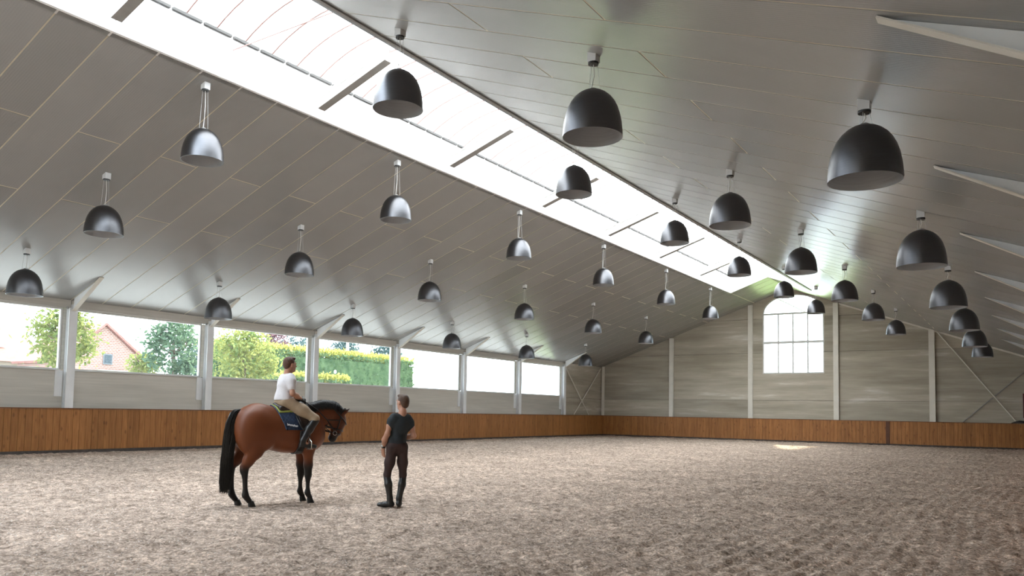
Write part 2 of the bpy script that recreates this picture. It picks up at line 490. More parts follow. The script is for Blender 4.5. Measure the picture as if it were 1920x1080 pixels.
ys = [YB - 0.2]
while ys[-1] < YW + 0.1:
    y = ys[-1]
    st = 0.30 if y < 2 else (0.036 if y < 15 else 0.036 * (1 + (y - 15) * 0.085))
    ys.append(y + st)
ys = np.array(ys); xs = np.arange(-25.5, 0.72, 0.045)
GX, GY = np.meshgrid(xs, ys)
GZ = (vnoise(GX, GY, 1.7, 1) - .5) * 0.030 + (vnoise(GX, GY, 0.42, 2) - .5) * 0.026 + (vnoise(GX, GY, 0.17, 3) - .5) * 0.026 + (vnoise(GX, GY, 0.085, 4) - .5) * 0.042
# shallow hoof prints
for _ in range(420):
    px, py = RNG.uniform(-24, -0.5), RNG.uniform(3, 34)
    ix = np.searchsorted(xs, [px - .3, px + .3]); iy = np.searchsorted(ys, [py - .3, py + .3])
    sx = slice(ix[0], ix[1]); sy = slice(iy[0], iy[1])
    d2 = ((GX[sy, sx] - px) ** 2 + (GY[sy, sx] - py) ** 2) / 0.085 ** 2
    GZ[sy, sx] += -0.030 * np.exp(-d2) + 0.012 * np.exp(-(np.sqrt(d2) - 1.5) ** 2 * 3)
GZ += np.clip((GX + 6.5) / 3, 0, 1) * (.4 + .9 * vnoise(GX, GY, 2.2, 12)) * .010 * np.sin(2 * math.pi * (GX + .12 * np.sin(GY * .5)) / .19)
GZ -= 0.022
nx, ny = len(xs), len(ys)
idx = np.arange(nx * ny).reshape(ny, nx)
Q = np.stack([idx[:-1, :-1].ravel(), idx[:-1, 1:].ravel(), idx[1:, 1:].ravel(), idx[1:, :-1].ravel()], 1)
floor = np_mesh('floor', np.stack([GX.ravel(), GY.ravel(), GZ.ravel()], 1), Q, MAT['sand'], None, True)
tag(floor, 'brown grey riding arena sand mixed with pale fibre', kind='structure')

# pale fibre scraps mixed into the sand (uncountable)
nf = 34000
fx = RNG.uniform(-24.9, 0.1, nf * 2); fy = 2.5 + 30 * RNG.random(nf * 2) ** 2.2
keep = vnoise(fx, fy, 0.9, 9) > 0.42
fx, fy = fx[keep][:nf], fy[keep][:nf]
ixf = np.clip(np.searchsorted(xs, fx), 0, nx - 1); iyf = np.clip(np.searchsorted(ys, fy), 0, ny - 1)
fz = GZ[iyf, ixf] + 0.006
n_ = len(fx); an = RNG.uniform(0, 6.283, n_); ln = RNG.uniform(.007, .019, n_); wd = RNG.uniform(.003, .007, n_)
tl1 = RNG.uniform(-.6, .6, n_)
ca, sa = np.cos(an), np.sin(an)
FV = np.zeros((n_, 3, 3), np.float32)
for j, (p, q) in enumerate(((-1, -1), (1, 0), (-1, 1))):
    FV[:, j, 0] = fx + p * ln * ca - q * wd * sa
    FV[:, j, 1] = fy + p * ln * sa + q * wd * ca
    FV[:, j, 2] = fz + p * ln * tl1 + .004
MAT['fibre'] = pbr('pale_fibre', (0.62, 0.56, 0.51), 0.9, var=0.25, scale=30)
fib = np_mesh('fibre_scraps', FV.reshape(-1, 3), np.arange(n_ * 3).reshape(-1, 3), MAT['fibre'], floor, False)
fib['kind'] = 'stuff'

# ------------------------------------------------------------------ ceiling
SEAM = 0.032
def slope_pt(x, side, dz=0): return (zl(x) if side == 'L' else zr(x)) + dz
def panel_mesh(xa, xb, w, side, t=0.010):
    nx_, nz_ = (-0.342, 0.94) if side == 'L' else (0.344, 0.939)
    g = SEAM / 2; b = 0.005
    za, zb = slope_pt(xa + g, side), slope_pt(xb - g, side)
    mb = MB()
    xa, xb = xa + g, xb - g
    # lower face with chamfered edge, body above it
    lo = [(xa + b, g + b, slope_pt(xa + b, side)), (xb - b, g + b, slope_pt(xb - b, side)), (xb - b, w - g - b, slope_pt(xb - b, side)), (xa + b, w - g - b, slope_pt(xa + b, side))]
    mi = [(xa, g, za + .003), (xb, g, zb + .003), (xb, w - g, zb + .003), (xa, w - g, za + .003)]
    hi = [(p[0] + nx_ * t, p[1], p[2] + nz_ * t) for p in mi]
    mb.v = lo + mi + hi
    mb.f = [(0, 3, 2, 1), (8, 9, 10, 11)]
    for i in range(4):
        j = (i + 1) % 4
        mb.f += [(i, j, 4 + j, 4 + i), (4 + i, 4 + j, 8 + j, 8 + i)]
    me = bpy.data.meshes.new('ceiling_panel')
    me.from_pydata(mb.v, [], mb.f); me.update(); me.materials.append(MAT['ceiling'])
    return me

def roof_slab(name, side, label):
    mb = MB()
    o = .006
    if side == 'L':
        mb.prism([(-25.75, YB - .3, zl(-25.75) + o), (SKL - .16, YB - .3, zl(SKL - .16) + o), (SKL - .16, YB - .3, zl(SKL - .16) + .16), (-25.75, YB - .3, zl(-25.75) + .16)], (0, YW + .5 - YB, 0))
        mb.prism([(SKL - .16, SKE + .12, zl(SKL - .16) + o), (RID, SKE + .12, zl(RID) + o), (RID, SKE + .12, zl(RID) + .16), (SKL - .16, SKE + .12, zl(SKL - .16) + .16)], (0, YW + .2 - SKE - .12, 0))
    else:
        mb.prism([(SKR + .16, YB - .3, zr(SKR + .16) + o), (1.1, YB - .3, zr(1.1) + o), (1.1, YB - .3, zr(1.1) + .16), (SKR + .16, YB - .3, zr(SKR + .16) + .16)], (0, YW + .5 - YB, 0))
        mb.prism([(RID, SKE + .12, zr(RID) + o), (SKR + .16, SKE + .12, zr(SKR + .16) + o), (SKR + .16, SKE + .12, zr(SKR + .16) + .16), (RID, SKE + .12, zr(RID) + .16)], (0, YW + .2 - SKE - .12, 0))
    return tag(mb.build(name, MAT['seam']), label, kind='structure')

ceil_l = roof_slab('ceiling', 'L', 'left roof slope lined with grey metal panels in staggered strips')
ceil_r = roof_slab('ceiling', 'R', 'right roof slope lined with grey metal panels in staggered strips')
_pm = {}
def put_panel(xa, xb, y0, y1, side, par):
    k = (xa, xb, round(y1 - y0, 3), side)
    if k not in _pm: _pm[k] = panel_mesh(xa, xb, y1 - y0, side)
    o = bpy.data.objects.new('ceiling_panel', _pm[k]); COL.objects.link(o)
    o.parent = par; o.location = (0, y0, 0)
for side, par, off, x0, x1, ja, jb in (('L', ceil_l, 0.05, -25.42, SKL, -17.62, -20.2), ('R', ceil_r, -0.25, SKR, 0.70, -6.97, -4.43)):
    k = -9
    while k + off < YW - .02:
        y0 = max(k + off, YB); y1 = min(k + 1 + off, YW)
        odd = k % 2 == 1
        j = ja if (odd if side == 'L' else not (k % 2 == 1)) else jb
        if side == 'R': j = ja if k % 2 == 1 else jb
        put_panel(x0, j, y0, y1, side, par); put_panel(j, x1, y0, y1, side, par)
        if y1 > SKE + .05:
            ya = max(y0, SKE)
            if side == 'L': put_panel(SKL, RID, ya, y1, side, par)
            else: put_panel(RID, SKR, ya, y1, side, par)
        k += 1

# ------------------------------------------------------------------ skylight along the ridge
sky = empty('skylight', (RID, 18, 8.64), 'long white ridge skylight with an arched opal roof over the hall', kind='structure')
ZT = 9.66
MB().prism([(SKL, YB, zl(SKL)), (SKL, YB, ZT), (SKL - .15, YB, ZT), (SKL - .15, YB, zl(SKL - .15))], (0, SKE + .12 - YB, 0)).build('upstand', MAT['white_curb'], sky)
MB().prism([(SKR, YB, zr(SKR)), (SKR, YB, ZT), (SKR + .15, YB, ZT), (SKR + .15, YB, zr(SKR + .15))], (0, SKE + .12 - YB, 0)).build('upstand', MAT['white_curb'], sky)
mb = MB()
mb.prism([(SKR - .03, YB, zr(SKR) - .035), (SKR + .10, YB, zr(SKR + .1) - .045), (SKR + .10, YB, zr(SKR + .1) - .002), (SKR - .03, YB, zr(SKR) + .05)], (0, SKE + .5 - YB, 0))
tag(mb.build('edge_trim', MAT['dark_steel'], sky), 'dark steel trim along the right edge')
MB().prism([(SKR + .105, YB, zr(SKR + .105) - .05), (SKR + .20, YB, zr(SKR + .2) - .03), (SKR + .20, YB, zr(SKR + .2) - .002), (SKR + .105, YB, zr(SKR + .105) - .002)], (0, SKE + .5 - YB, 0)).build('lit_edge_face', MAT['grey_steel'], sky)  # grey strip stands for the lit outer face of the dark trim
mb = MB()
mb.prism([(SKL - .03, YB, zl(SKL - .03) - .012), (SKL + .012, YB, zl(SKL) - .004), (SKL + .012, YB, zl(SKL) + .06), (SKL + .002, YB, zl(SKL) + .06)], (0, SKE - YB, 0))
mb.build('edge_trim', MAT['white_curb'], sky)
# far end: white end curb following the gable, glazed above
mb = MB()
mb.prism([(SKL, SKE, zl(SKL)), (RID, SKE, zl(RID)), (SKR, SKE, zr(SKR)), (SKR, SKE, ZT), (SKL, SKE, ZT)], (0, .10, 0))
mb.build('end_upstand', MAT['white_curb'], sky)
mb = MB()
mb.prism([(SKL, YB - .1, zl(SKL)), (RID, YB - .1, zl(RID)), (SKR, YB - .1, zr(SKR)), (SKR, YB - .1, ZT), (SKL, YB - .1, ZT)], (0, .10, 0))
mb.build('end_upstand', MAT['white_curb'], sky)
# arched panes and ribs
cxv = (SKL + SKR) / 2; hw = (SKR - SKL) / 2 + .06; rise = 0.62
RV = (hw * hw + rise * rise) / (2 * rise); zc = ZT + rise - RV
a0 = math.asin(hw / RV)
def arc(n=13, r=RV): return [(cxv + r * math.sin(-a0 + 2 * a0 * i / n), zc + r * math.cos(-a0 + 2 * a0 * i / n)) for i in range(n + 1)]
RS = 0.7425
pw = RS - .03
A = arc(); B = arc(r=RV + .012)
pv = [(x, 0, z) for x, z in A] + [(x, pw, z) for x, z in A] + [(x, 0, z) for x, z in B] + [(x, pw, z) for x, z in B]
n = len(A)
pf = [(i, i + 1, n + i + 1, n + i) for i in range(n - 1)] 
pane_me = bpy.data.meshes.new('arched_pane'); pane_me.from_pydata(sub(sky, [(x, y + 18, z) for x, y, z in pv[:2 * n]]), [], pf); pane_me.update(); pane_me.materials.append(MAT['vault'])
rb = MB()
RI = arc(r=RV - .03); RO = arc(r=RV + .03)
for i in range(n - 1):
    rb.prism([(RI[i][0], 0, RI[i][1]), (RI[i + 1][0], 0, RI[i + 1][1]), (RO[i + 1][0], 0, RO[i + 1][1]), (RO[i][0], 0, RO[i][1])], (0, .03, 0))
rib_me = bpy.data.meshes.new('arched_rib'); rib_me.from_pydata(sub(sky, [(x, y + 18, z) for x, y, z in rb.v]), [], rb.f); rib_me.update(); rib_me.materials.append(MAT['alu'])
gut_me = bpy.data.meshes.new('drain_profile')
gb = MB().box(SKL - .01, SKL + .07, -.33, .345, ZT - .065, ZT - .005)
gut_me.from_pydata(sub(sky, [(x, y + 18, z) for x, y, z in gb.v]), [], gb.f); gut_me.update(); gut_me.materials.append(MAT['dark_steel'])
yv = 9.4 - 25 * RS
while yv < SKE:
    for nm, me, dy in (('arched_rib', rib_me, -.015), ('arched_pane', pane_me, .015), ('drain_profile', gut_me, 0)):
        o = bpy.data.objects.new(nm, me); COL.objects.link(o); o.parent = sky; o.location = (0, yv + dy, 0)
    yv += RS
# segment ends of the vault
for ye in (YB - .05, yv):
    P = arc()
    MB().prism([(SKL - .06, ye, ZT)] + [(x, ye, z) for x, z in P[1:-1]] + [(SKR + .06, ye, ZT)], (0, .012, 0)).build('end_pane', MAT['vault'], sky)
    MB().box(SKL - .15, SKL, SKE, yv + .05, ZT - .2, ZT).build('end_curb', MAT['white_curb'], sky) if ye > 0 else None

# rafters crossing the left half of the skylight up to the ridge
for i, y in enumerate([2.95, 8.0, 13.2, 18.42, 23.75, 29.0, 34.3, 39.7]):
    c = empty('rafter', (-13.3, y, 9.0), ('grey steel rafter under the skylight, ' + (ORD[i - 1] + ' from the camera') if i else 'grey steel rafter under the skylight out of view above the camera'), 'rafter', 'rafters under the skylight')
    xa, xb = -14.585, -12.25
    sl = (9.50 - 8.80) / (14.36 - 12.25)
    def rz(x): return 8.80 + sl * (x + 14.36)
    MB().prism([(-14.40, y - .11, rz(-14.40)), (xb, y - .11, rz(xb)), (xb, y - .11, rz(xb) + .018), (-14.40, y - .11, rz(-14.40) + .018)], (0, .22, 0)).build('bottom_flange', MAT['grey_steel'], c)
    MB().prism([(xa, y - .006, rz(xa) + .018), (xb, y - .006, rz(xb) + .018), (xb, y - .006, rz(xb) + .30), (xa, y - .006, rz(xa) + .30)], (0, .012, 0)).build('web', MAT['white_curb'], c)  # web and top flange white to stand for blown-out light
    MB().prism([(xa, y - .09, rz(xa) + .30), (xb, y - .09, rz(xb) + .30), (xb, y - .09, rz(xb) + .315), (xa, y - .09, rz(xa) + .315)], (0, .18, 0)).build('top_flange', MAT['white_curb'], c)
# thin diagonal wind brace
tag(MB().tube([(-14.58, 10.75, 9.35), (-10.37, 10.70, 9.35)], .012, 6).build('brace_rod', MAT['alu']), 'thin pale tie rod spanning the skylight near the top of the view', 'rod')

# ------------------------------------------------------------------ left wall with its window band
ZS, ZH = 2.55, 4.50           # structural sill and head of the windows
def wall_panel(name, x0, x1, y0, y1, z0, z1, par, mat='concrete_side', g=.012):
    b = .012
    mb = MB(); mb.box(x0, x1, y0 + g, y1 - g, z0 + g, z1 - g)
    return mb.build(name, MAT[mat], par)
wl = tag(MB().box(-25.62, -25.50, YB - .2, YW + .4, -.1, 2.35).box(-25.62, -25.50, PL[-1], YW + .4, 2.35, 4.9).box(-25.62, -25.50, YB - .2, YW + .4, 4.55, 4.9).build('wall_left', MAT['joint']), 'left long wall of bare concrete panels below a window band', kind='structure')
ends = PL + [YW]
for i in range(len(PL)):
    a, b = ends[i] - .13, ends[i + 1] - .13 if i < len(PL) - 1 else YW
    if i == len(PL) - 1:
        wall_panel('concrete_panel', -25.50, XW, a, b, -.05, 2.49, wl, 'concrete'); wall_panel('concrete_panel', -25.50, XW, a, b, 2.49, 4.9, wl, 'concrete')
    else:
        wall_panel('concrete_panel', -25.50, XW, a, b, -.05, ZS, wl)
        wall_panel('lintel', -25.50, -25.26, a, b, ZH, 4.80, wl)
        wall_panel('jamb', -25.50, XW, ends[i + 1] - .34, ends[i + 1] - .06, ZS, ZH, wl)
        # window
        y0, y1 = ends[i] - .06, ends[i + 1] - .34
        wn_ = empty('window_%d' % (i + 1), (-25.42, (y0 + y1) / 2, ZS), 'wide white framed window of the left wall', kind='structure')
        f = .055
        fr = MB().box(-25.46, -25.36, y0, y1, ZS, ZS + f).box(-25.46, -25.36, y0, y1, ZH - f, ZH).box(-25.46, -25.36, y0, y0 + f, ZS + f, ZH - f).box(-25.46, -25.36, y1 - f, y1, ZS + f, ZH - f)
        fr.build('window_frame', MAT['frame'], wn_)
        MB().box(-25.37, -25.28, y0, y1, ZS - .015, ZS + .02).build('window_sill', MAT['frame'], wn_)
        pn = MB(); pn.v = [(-25.41, y0 + f, ZS + f), (-25.41, y1 - f, ZS + f), (-25.41, y1 - f, ZH - f), (-25.41, y0 + f, ZH - f)]; pn.f = [(0, 1, 2, 3)]
        pn.build('pane', MAT['glass'], wn_)
        if i == 6:
            st = MB(); st.lathe([(0.0, 0), (.085, 0), (.085, .002), (0, .002)], n=20)
            st.v = [(-25.405 + z, 24.6 + x, 3.10 + y) for x, y, z in st.v]
            st.build('round_sticker', MAT['vault'], wn_)['label'] = 'round white sticker'

MB().box(-26.55, -25.62, YB - .2, YW + .4, 4.74, 4.86).build('eave_sun_blocker', MAT['grey_steel'], wl)  # unseen ledge added to keep direct sun out of the left windows
# white steel columns with haunches
def column(y, side, label, group, yr=None):
    s = 1 if side == 'L' else -1
    xf = -25.10 if side == 'L' else 0.40
    xo = XW if side == 'L' else XR
    tip = -23.60 if side == 'L' else -1.15
    zt_ = zl if side == 'L' else zr
    c = empty('steel_column', (xf, y - .13, 0), label, 'column', group)
    def bx(x0, x1, *r): return MB().box(min(x0, x1), max(x0, x1), *r)
    bx(xf, xf - s * .018, y - .26, y, -.02, 4.50).build('front_flange', MAT['white_steel'], c)
    bx(xf - s * .018, xo + s * .015, y - .137, y - .123, -.02, 4.62).build('web', MAT['white_steel'], c)
    bx(xo + s * .015, xo + s * .002, y - .24, y - .02, -.02, 4.45).build('back_flange', MAT['white_steel'], c)
    # haunch: tapered web plate and sloping bottom flange up to the ceiling
    zb = 4.42
    zt = zt_(tip) - .004
    L_ = 1.0
    MB().prism([(xf, y - .137, zb), (tip, y - .137, zt), (xf, y - .137, zt_(xf) - .004)], (0, .014, 0)).build('haunch_web', MAT['white_steel'], c)
    dx, dz = tip - xf, zt - zb
    l = math.hypot(dx, dz); nx_, nz_ = -dz / l * s, dx / l * s
    if nz_ > 0: nx_, nz_ = -nx_, -nz_
    MB().prism([(xf, y - .20, zb), (tip, y - .20, zt), (tip + nx_ * .018, y - .20, zt + nz_ * .018), (xf + nx_ * .018, y - .20, zb + nz_ * .018)], (0, .14, 0)).build('haunch_flange', MAT['beige_steel'], c)
    bx(xf - s * .02, xo + s * .004, y - .25, y - .01, 4.46, 4.48).build('cap_plate', MAT['white_steel'], c)
    if side == 'L':
        bx(XW + .004, XW + .03, y - .50, y - .27, 1.72, ZS - .02).build('side_plate', MAT['white_steel'], c)
    # bolts at the eaves
    bx(xf - s * .06, xf - s * .12, y - .30, y - .262, 4.46, 4.54).build('bolt_plate', MAT['grey_steel'], c)
    return c
WN = ['first', 'second', 'third', 'fourth', 'fifth', 'sixth', 'seventh']
for i, y in enumerate(PL):
    j = i - 4
    if j < 0: lab = 'white steel column of the left wall, outside the view before the first window'
    elif j < 6: lab = 'white steel column between the %s and %s windows of the left wall' % (WN[j], WN[j + 1])
    else: lab = 'white steel column after the last left window, beside the far corner'
    if j >= -1: column(y, 'L', lab, 'columns of the left wall')
for i, y in enumerate(PR):
    if i < 3: continue
    column(y, 'R', 'white steel column at the right edge whose roof bracket is %s from the camera' % ORD[i - 3], 'columns of the right wall')

# ------------------------------------------------------------------ right wall and wall behind the camera (outside the view)
wr = tag(MB().box(XR + .18, XR + .30, YB - .2, YW + .4, -.1, 2.40).box(XR + .18, XR + .30, YB - .2, YW + .4, 2.40, 4.95).build('wall_right', MAT['joint']), 'right long wall of bare concrete panels', kind='structure')
ends = PR + [YW]
for i in range(len(PR)):
    a, b = ends[i] - .13, (ends[i + 1] - .13 if i < len(PR) - 1 else YW)
    wall_panel('concrete_panel', XR, XR + .18, a, b, -.05, 2.49, wr)
    wall_panel('concrete_panel', XR, XR + .18, a, b, 2.49, 4.90, wr)
bk = MB()
bk.prism([(-25.7, YB - .02, -.1), (-15.0, YB - .02, -.1), (-15.0, YB - .02, zl(-15.0) + .05), (-25.7, YB - .02, zl(-25.7) + .05)], (0, -.2, 0))
bk.prism([(-9.9, YB - .02, -.1), (1.0, YB - .02, -.1), (1.0, YB - .02, zr(1.0) + .05), (-9.9, YB - .02, zr(-9.9) + .05)], (0, -.2, 0))
bk.prism([(-15.0, YB - .02, -.1), (-9.9, YB - .02, -.1), (-9.9, YB - .02, 4.15), (-15.0, YB - .02, 4.15)], (0, -.2, 0))
bk.prism([(-15.0, YB - .02, 7.9), (-9.9, YB - .02, 7.9), (-9.9, YB - .02, zr(-9.9) + .05), (RID, YB - .02, zr(RID) + .05), (-15.0, YB - .02, zl(-15.0) + .05)], (0, -.2, 0))
tag(bk.build('wall_back', MAT['concrete_side']), 'concrete gable wall behind the camera', kind='structure')
wk = empty('window_13', (RID, YB - .1, 4.15), 'wide white framed window in the gable wall behind the camera', kind='structure')
MB().box(-15, -9.9, YB - .16, YB - .06, 4.15, 4.23).box(-15, -9.9, YB - .16, YB - .06, 7.82, 7.9).box(-15, -14.92, YB - .16, YB - .06, 4.23, 7.82).box(-9.98, -9.9, YB - .16, YB - .06, 4.23, 7.82).build('window_frame', MAT['frame'], wk)
for k in range(4):
    p = MB(); x0, x1 = -14.92 + k * 1.235, -14.92 + (k + 1) * 1.235; p.v = [(x0, YB - .1, 4.23), (x1, YB - .1, 4.23), (x1, YB - .1, 7.82), (x0, YB - .1, 7.82)]; p.f = [(0, 1, 2, 3)]
    p.build('pane', MAT['glass'], wk)
    if k: MB().box(x0 - .03, x0 + .03, YB - .16, YB - .06, 4.23, 7.82).build('glazing_bar', MAT['frame'], wk)

# ------------------------------------------------------------------ far gable wall
def clip(poly, a, b, c):
    """keep a*x+b*z<=c of a convex polygon"""
    out = []
    for i in range(len(poly)):
        p, q = poly[i], poly[(i + 1) % len(poly)]
        dp, dq = a * p[0] + b * p[1] - c, a * q[0] + b * q[1] - c
        if dp <= 0: out.append(p)
        if dp * dq < 0:
            t = dp / (dp - dq); out.append((p[0] + t * (q[0] - p[0]), p[1] + t * (q[1] - p[1])))
    return out
def gable_clip(poly, up=.02):
    poly = clip(poly, -.3643, 1, 8.643 + .3643 * 14.591 + up)
    return clip(poly, .3663, 1, 8.645 - .3663 * 10.359 + up) if poly else poly
# core wall with the arched opening
WX0, WX1, WZ0, WSP, WCR = -14.07, -10.41, 4.15, 7.93, 9.08
wcx = (WX0 + WX1) / 2; whw = (WX1 - WX0) / 2
def arch_pts(n=24, inset=0.0):
    return [(wcx - (whw - inset) * math.cos(math.pi * i / n), WSP + (WCR - WSP - inset) * math.sin(math.pi * i / n)) for i in range(n + 1)]
def pr(poly, y, d): return [(p[0], y, p[1]) for p in poly], (0, d, 0)
core = MB()
yc0 = YW + .10
core.prism(*pr(gable_clip([(-25.7, -.1), (WX0 - .0, -.1), (WX0, 12), (-25.7, 12)], .1), yc0, .12))
core.prism(*pr(gable_clip([(WX1, -.1), (1.0, -.1), (1.0, 12), (WX1, 12)], .1), yc0, .12))
core.prism(*pr([(WX0, -.1), (WX1, -.1), (WX1, WZ0), (WX0, WZ0)], yc0, .12))
ap = arch_pts()
core.prism(*pr([(WX0, zl(WX0) + .1)] + ap + [(WX1, zr(WX1) + .1), (RID, zl(RID) + .1)], yc0, .12))
wf = tag(core.build('wall_far', MAT['joint']), 'far gable wall of streaked bare concrete panels', kind='structure')
XF = [-25.45, -20.07, -14.81, -9.72, -4.66, 0.9]
ZJ = [-.1, 2.50, 5.45, 7.60, 10.2]
g = .010
def cpanel(poly, name='concrete_panel', y=YW, d=.10):
    if len(poly) < 3: return
    MB().prism(*pr(poly, y, d)).build(name, MAT['concrete'], wf)
for i in range(5):
    for j in range(4):
        x0, x1, z0, z1 = XF[i] + g, XF[i + 1] - g, ZJ[j] + g, ZJ[j + 1] - g
        if i != 2:
            cpanel(gable_clip([(x0, z0), (x1, z0), (x1, z1), (x0, z1)]))
        elif j == 0: cpanel([(x0, z0), (x1, z0), (x1, z1), (x0, z1)])
        elif j == 1: cpanel([(x0, z0), (x1, z0), (x1, z1), (WX1, z1), (WX1, WZ0), (WX0, WZ0), (WX0, z1), (x0, z1)])
        elif j == 2:
            cpanel([(x0, z0), (WX0, z0), (WX0, z1), (x0, z1)]); cpanel([(WX1, z0), (x1, z0), (x1, z1), (WX1, z1)])
        else:
            cpanel([(x0, z0), (WX0, z0)] + ap + [(WX1, z0), (x1, z0), (x1, zr(x1) + .02), (RID, zl(RID) + .02), (x0, zl(x0) + .02)])
# arched window
wv = empty('window_12', (wcx, YW + .1, WZ0), 'arched white window with eight square lights in the far gable wall', kind='structure')
f = .075; ya, yb = YW + .03, YW + .10
fr = MB()
fr.box(WX0, WX1, ya, yb, WZ0, WZ0 + f).box(WX0, WX0 + f, ya, yb, WZ0 + f, WSP).box(WX1 - f, WX1, ya, yb, WZ0 + f, WSP)
fr.box(WX0 + f, WX1 - f, ya, yb, WSP - .11, WSP)
ai = arch_pts(inset=f)
for k in range(24):
    fr.prism(*pr([ap[k], ap[k + 1], ai[k + 1], ai[k]], ya, yb - ya))
fr.build('window_frame', MAT['frame'], wv)
zm = 6.09
MB().box(WX0 + f, WX1 - f, ya, yb, zm - .075, zm + .075).build('transom', MAT['frame'], wv)
xm = [WX0 + f + (WX1 - WX0 - 2 * f) * k / 4 for k in range(5)]
for k in (1, 2, 3):
    MB().box(xm[k] - .043, xm[k] + .043, ya, yb, WZ0 + f, zm - .06).build('glazing_bar', MAT['frame'], wv)
    MB().box(xm[k] - .043, xm[k] + .043, ya, yb, zm + .06, WSP - .11).build('glazing_bar', MAT['frame'], wv)
def pane_quad(x0, x1, z0, z1):
    p = MB(); p.v = [(x0, YW + .065, z0), (x1, YW + .065, z0), (x1, YW + .065, z1), (x0, YW + .065, z1)]; p.f = [(0, 1, 2, 3)]
    p.build('pane', MAT['glass'], wv)
for k in range(4):
    pane_quad(xm[k] + .02, xm[k + 1] - .02, WZ0 + f, zm - .05); pane_quad(xm[k] + .02, xm[k + 1] - .02, zm + .05, WSP - .1)
p = MB(); p.v = [(x, YW + .065, z) for x, z in arch_pts(inset=.03)]; p.f = [tuple(range(len(p.v)))]
p.build('pane', MAT['glass'], wv)

# gable posts
for i, (x, w, nm) in enumerate(((-25.13, .13, 'slim white steel post in the far left corner'), (-20.07, .27, 'white steel post on the far wall, second from the left corner'), (-14.81, .27, 'white steel post just left of the arched window'), (-9.72, .29, 'white steel post just right of the arched window'), (-4.66, .30, 'white steel post on the far wall, right of the others beside the crossed rods'))):
    c = empty('gable_post', (x, YW - .1, 0), nm, 'post', 'posts of the far wall')
    zt = min(zceil(x - w / 2), zceil(x + w / 2)) - .01
    MB().box(x - w / 2, x + w / 2, YW - .17, YW - .155, -.02, zt).build('front_flange', MAT['beige_steel'], c)
    MB().box(x - .007, x + .007, YW - .155, YW - .015, -.02, zt).build('web', MAT['beige_steel'], c)
    MB().box(x - w / 2, x + w / 2, YW - .015, YW - .002, -.02, zt).build('back_flange', MAT['beige_steel'], c)
# pale edge angle along the roof line of the far wall, right side
MB().prism([(-9.55, YW - .10, zr(-9.55) - .10), (XR, YW - .10, zr(XR) - .10), (XR, YW - .10, zr(XR) - .005), (-9.55, YW - .10, zr(-9.55) - .005)], (0, .098, 0)).build('trim_1', MAT['beige_steel'])
tag(bpy.data.objects['trim_1'], 'pale steel angle where the right roof slope meets the far wall', kind='structure')

def rod(a, b, r, mat, label, d=None):
    tag(MB().tube([a, b], r, 8).build('brace_rod', MAT[mat]), label, 'rod', 'crossed brace rods')
rod((-25.17, 44.62, 4.42), (-25.17, 47.85, 1.372), .034, 'beige_steel', 'pale brace rod in the far left corner running down to the right')
rod((-25.24, 49.70, 4.60), (-25.24, 45.88, 1.372), .034, 'beige_steel', 'pale brace rod in the far left corner running down to the left')
rod((-4.40, YW - .19, 6.42), (-.668, YW - .19, 1.372), .030, 'beige_steel', 'pale brace rod at the far right running down to the right')
rod((0.15, YW - .10, 4.55), (-3.203, YW - .10, 1.372), .024, 'grey_steel', 'brace rod darkened for shade at the far right running down to the left')  # grey instead of cream stands for this rod being in shade

# ------------------------------------------------------------------ kickboards
def plank_mesh(w, h, t, axis):
    b = .004
    mb = MB()
    if axis == 'Y':   # plank faces +X, runs along Y
        o = [(0, 0), (-t, 0), (-t, w), (0, w)]
        o = [(-t, 0), (-b, 0), (0, b), (0, w - b), (-b, w), (-t, w)]
    else:             # plank faces -Y, runs along X
        o = [(0, t), (0, b), (b, 0), (w - b, 0), (w, b), (w, t)]
    mb.prism([(p[0], p[1], 0) for p in o], (0, 0, h))
    if axis == 'Y': pass
    me = bpy.data.meshes.new('plank'); me.from_pydata(mb.v, [], mb.f); me.update()
    bm = bmesh.new(); bm.from_mesh(me); bmesh.ops.recalc_face_normals(bm, faces=bm.faces); bm.to_mesh(me); bm.free()
    me.materials.append(MAT['plank'])
    return me
PWD, GAP = .20, .006
kl = empty('kickboard', (XK, 29, 0), 'brown vertical plank kickboard along the left window wall', 'kickboard')
me = plank_mesh(PWD - GAP, HK - .035 - .07, .035, 'Y')
y = 9.0
while y < YK - .01:
    o = bpy.data.objects.new('plank', me); COL.objects.link(o); o.parent = kl
    o.location = (XK - kl.location.x + RNG.uniform(-.003, .003), y - 29, .07)
    y += PWD
mb = MB(); yy = YB
while yy < 8.95:
    mb.box(XK - .035, XK, yy, min(yy + PWD - GAP, 9.0), .07, HK - .035); yy += PWD
mb.build('plank_run', MAT['plank'], kl)['kind'] = 'stuff'
MB().box(XK - .075, XK - .04, YB, YK, .02, HK - .04).build('backing_board', MAT['wood_dark'], kl)
MB().box(XK - .09, XK + .02, YB, YK + .08, HK - .033, HK).build('cap_rail', MAT['wood_cap'], kl)
MB().box(XK - .06, XK + .015, YB, YK, -.03, .068).build('base_rail', MAT['rail'], kl)
kf = empty('kickboard', (-12, YK, 0), 'brown vertical plank kickboard along the far gable wall', 'kickboard')
me = plank_mesh(PWD - GAP, HK - .035 - .07, .035, 'X')
x = XK + .03
while x < .33:
    o = bpy.data.objects.new('plank', me); COL.objects.link(o); o.parent = kf
    o.location = (x + 12, RNG.uniform(-.003, .003), .07)
    x += PWD
MB().box(XK + .02, .335, YK + .04, YK + .075, .02, HK - .04).build('backing_board', MAT['wood_dark'], kf)
MB().box(XK + .03, .335, YK - .02, YK + .09, HK - .033, HK).build('cap_rail', MAT['wood_cap'], kf)
MB().box(XK + .02, .335, YK - .015, YK + .06, -.03, .068).build('base_rail', MAT['rail'], kf)
MB().box(-7.03, -6.83, YK - .022, YK - .004, .07, HK - .034).build('gate_post', MAT['wood_dark'], kf)['label'] = 'dark upright board'
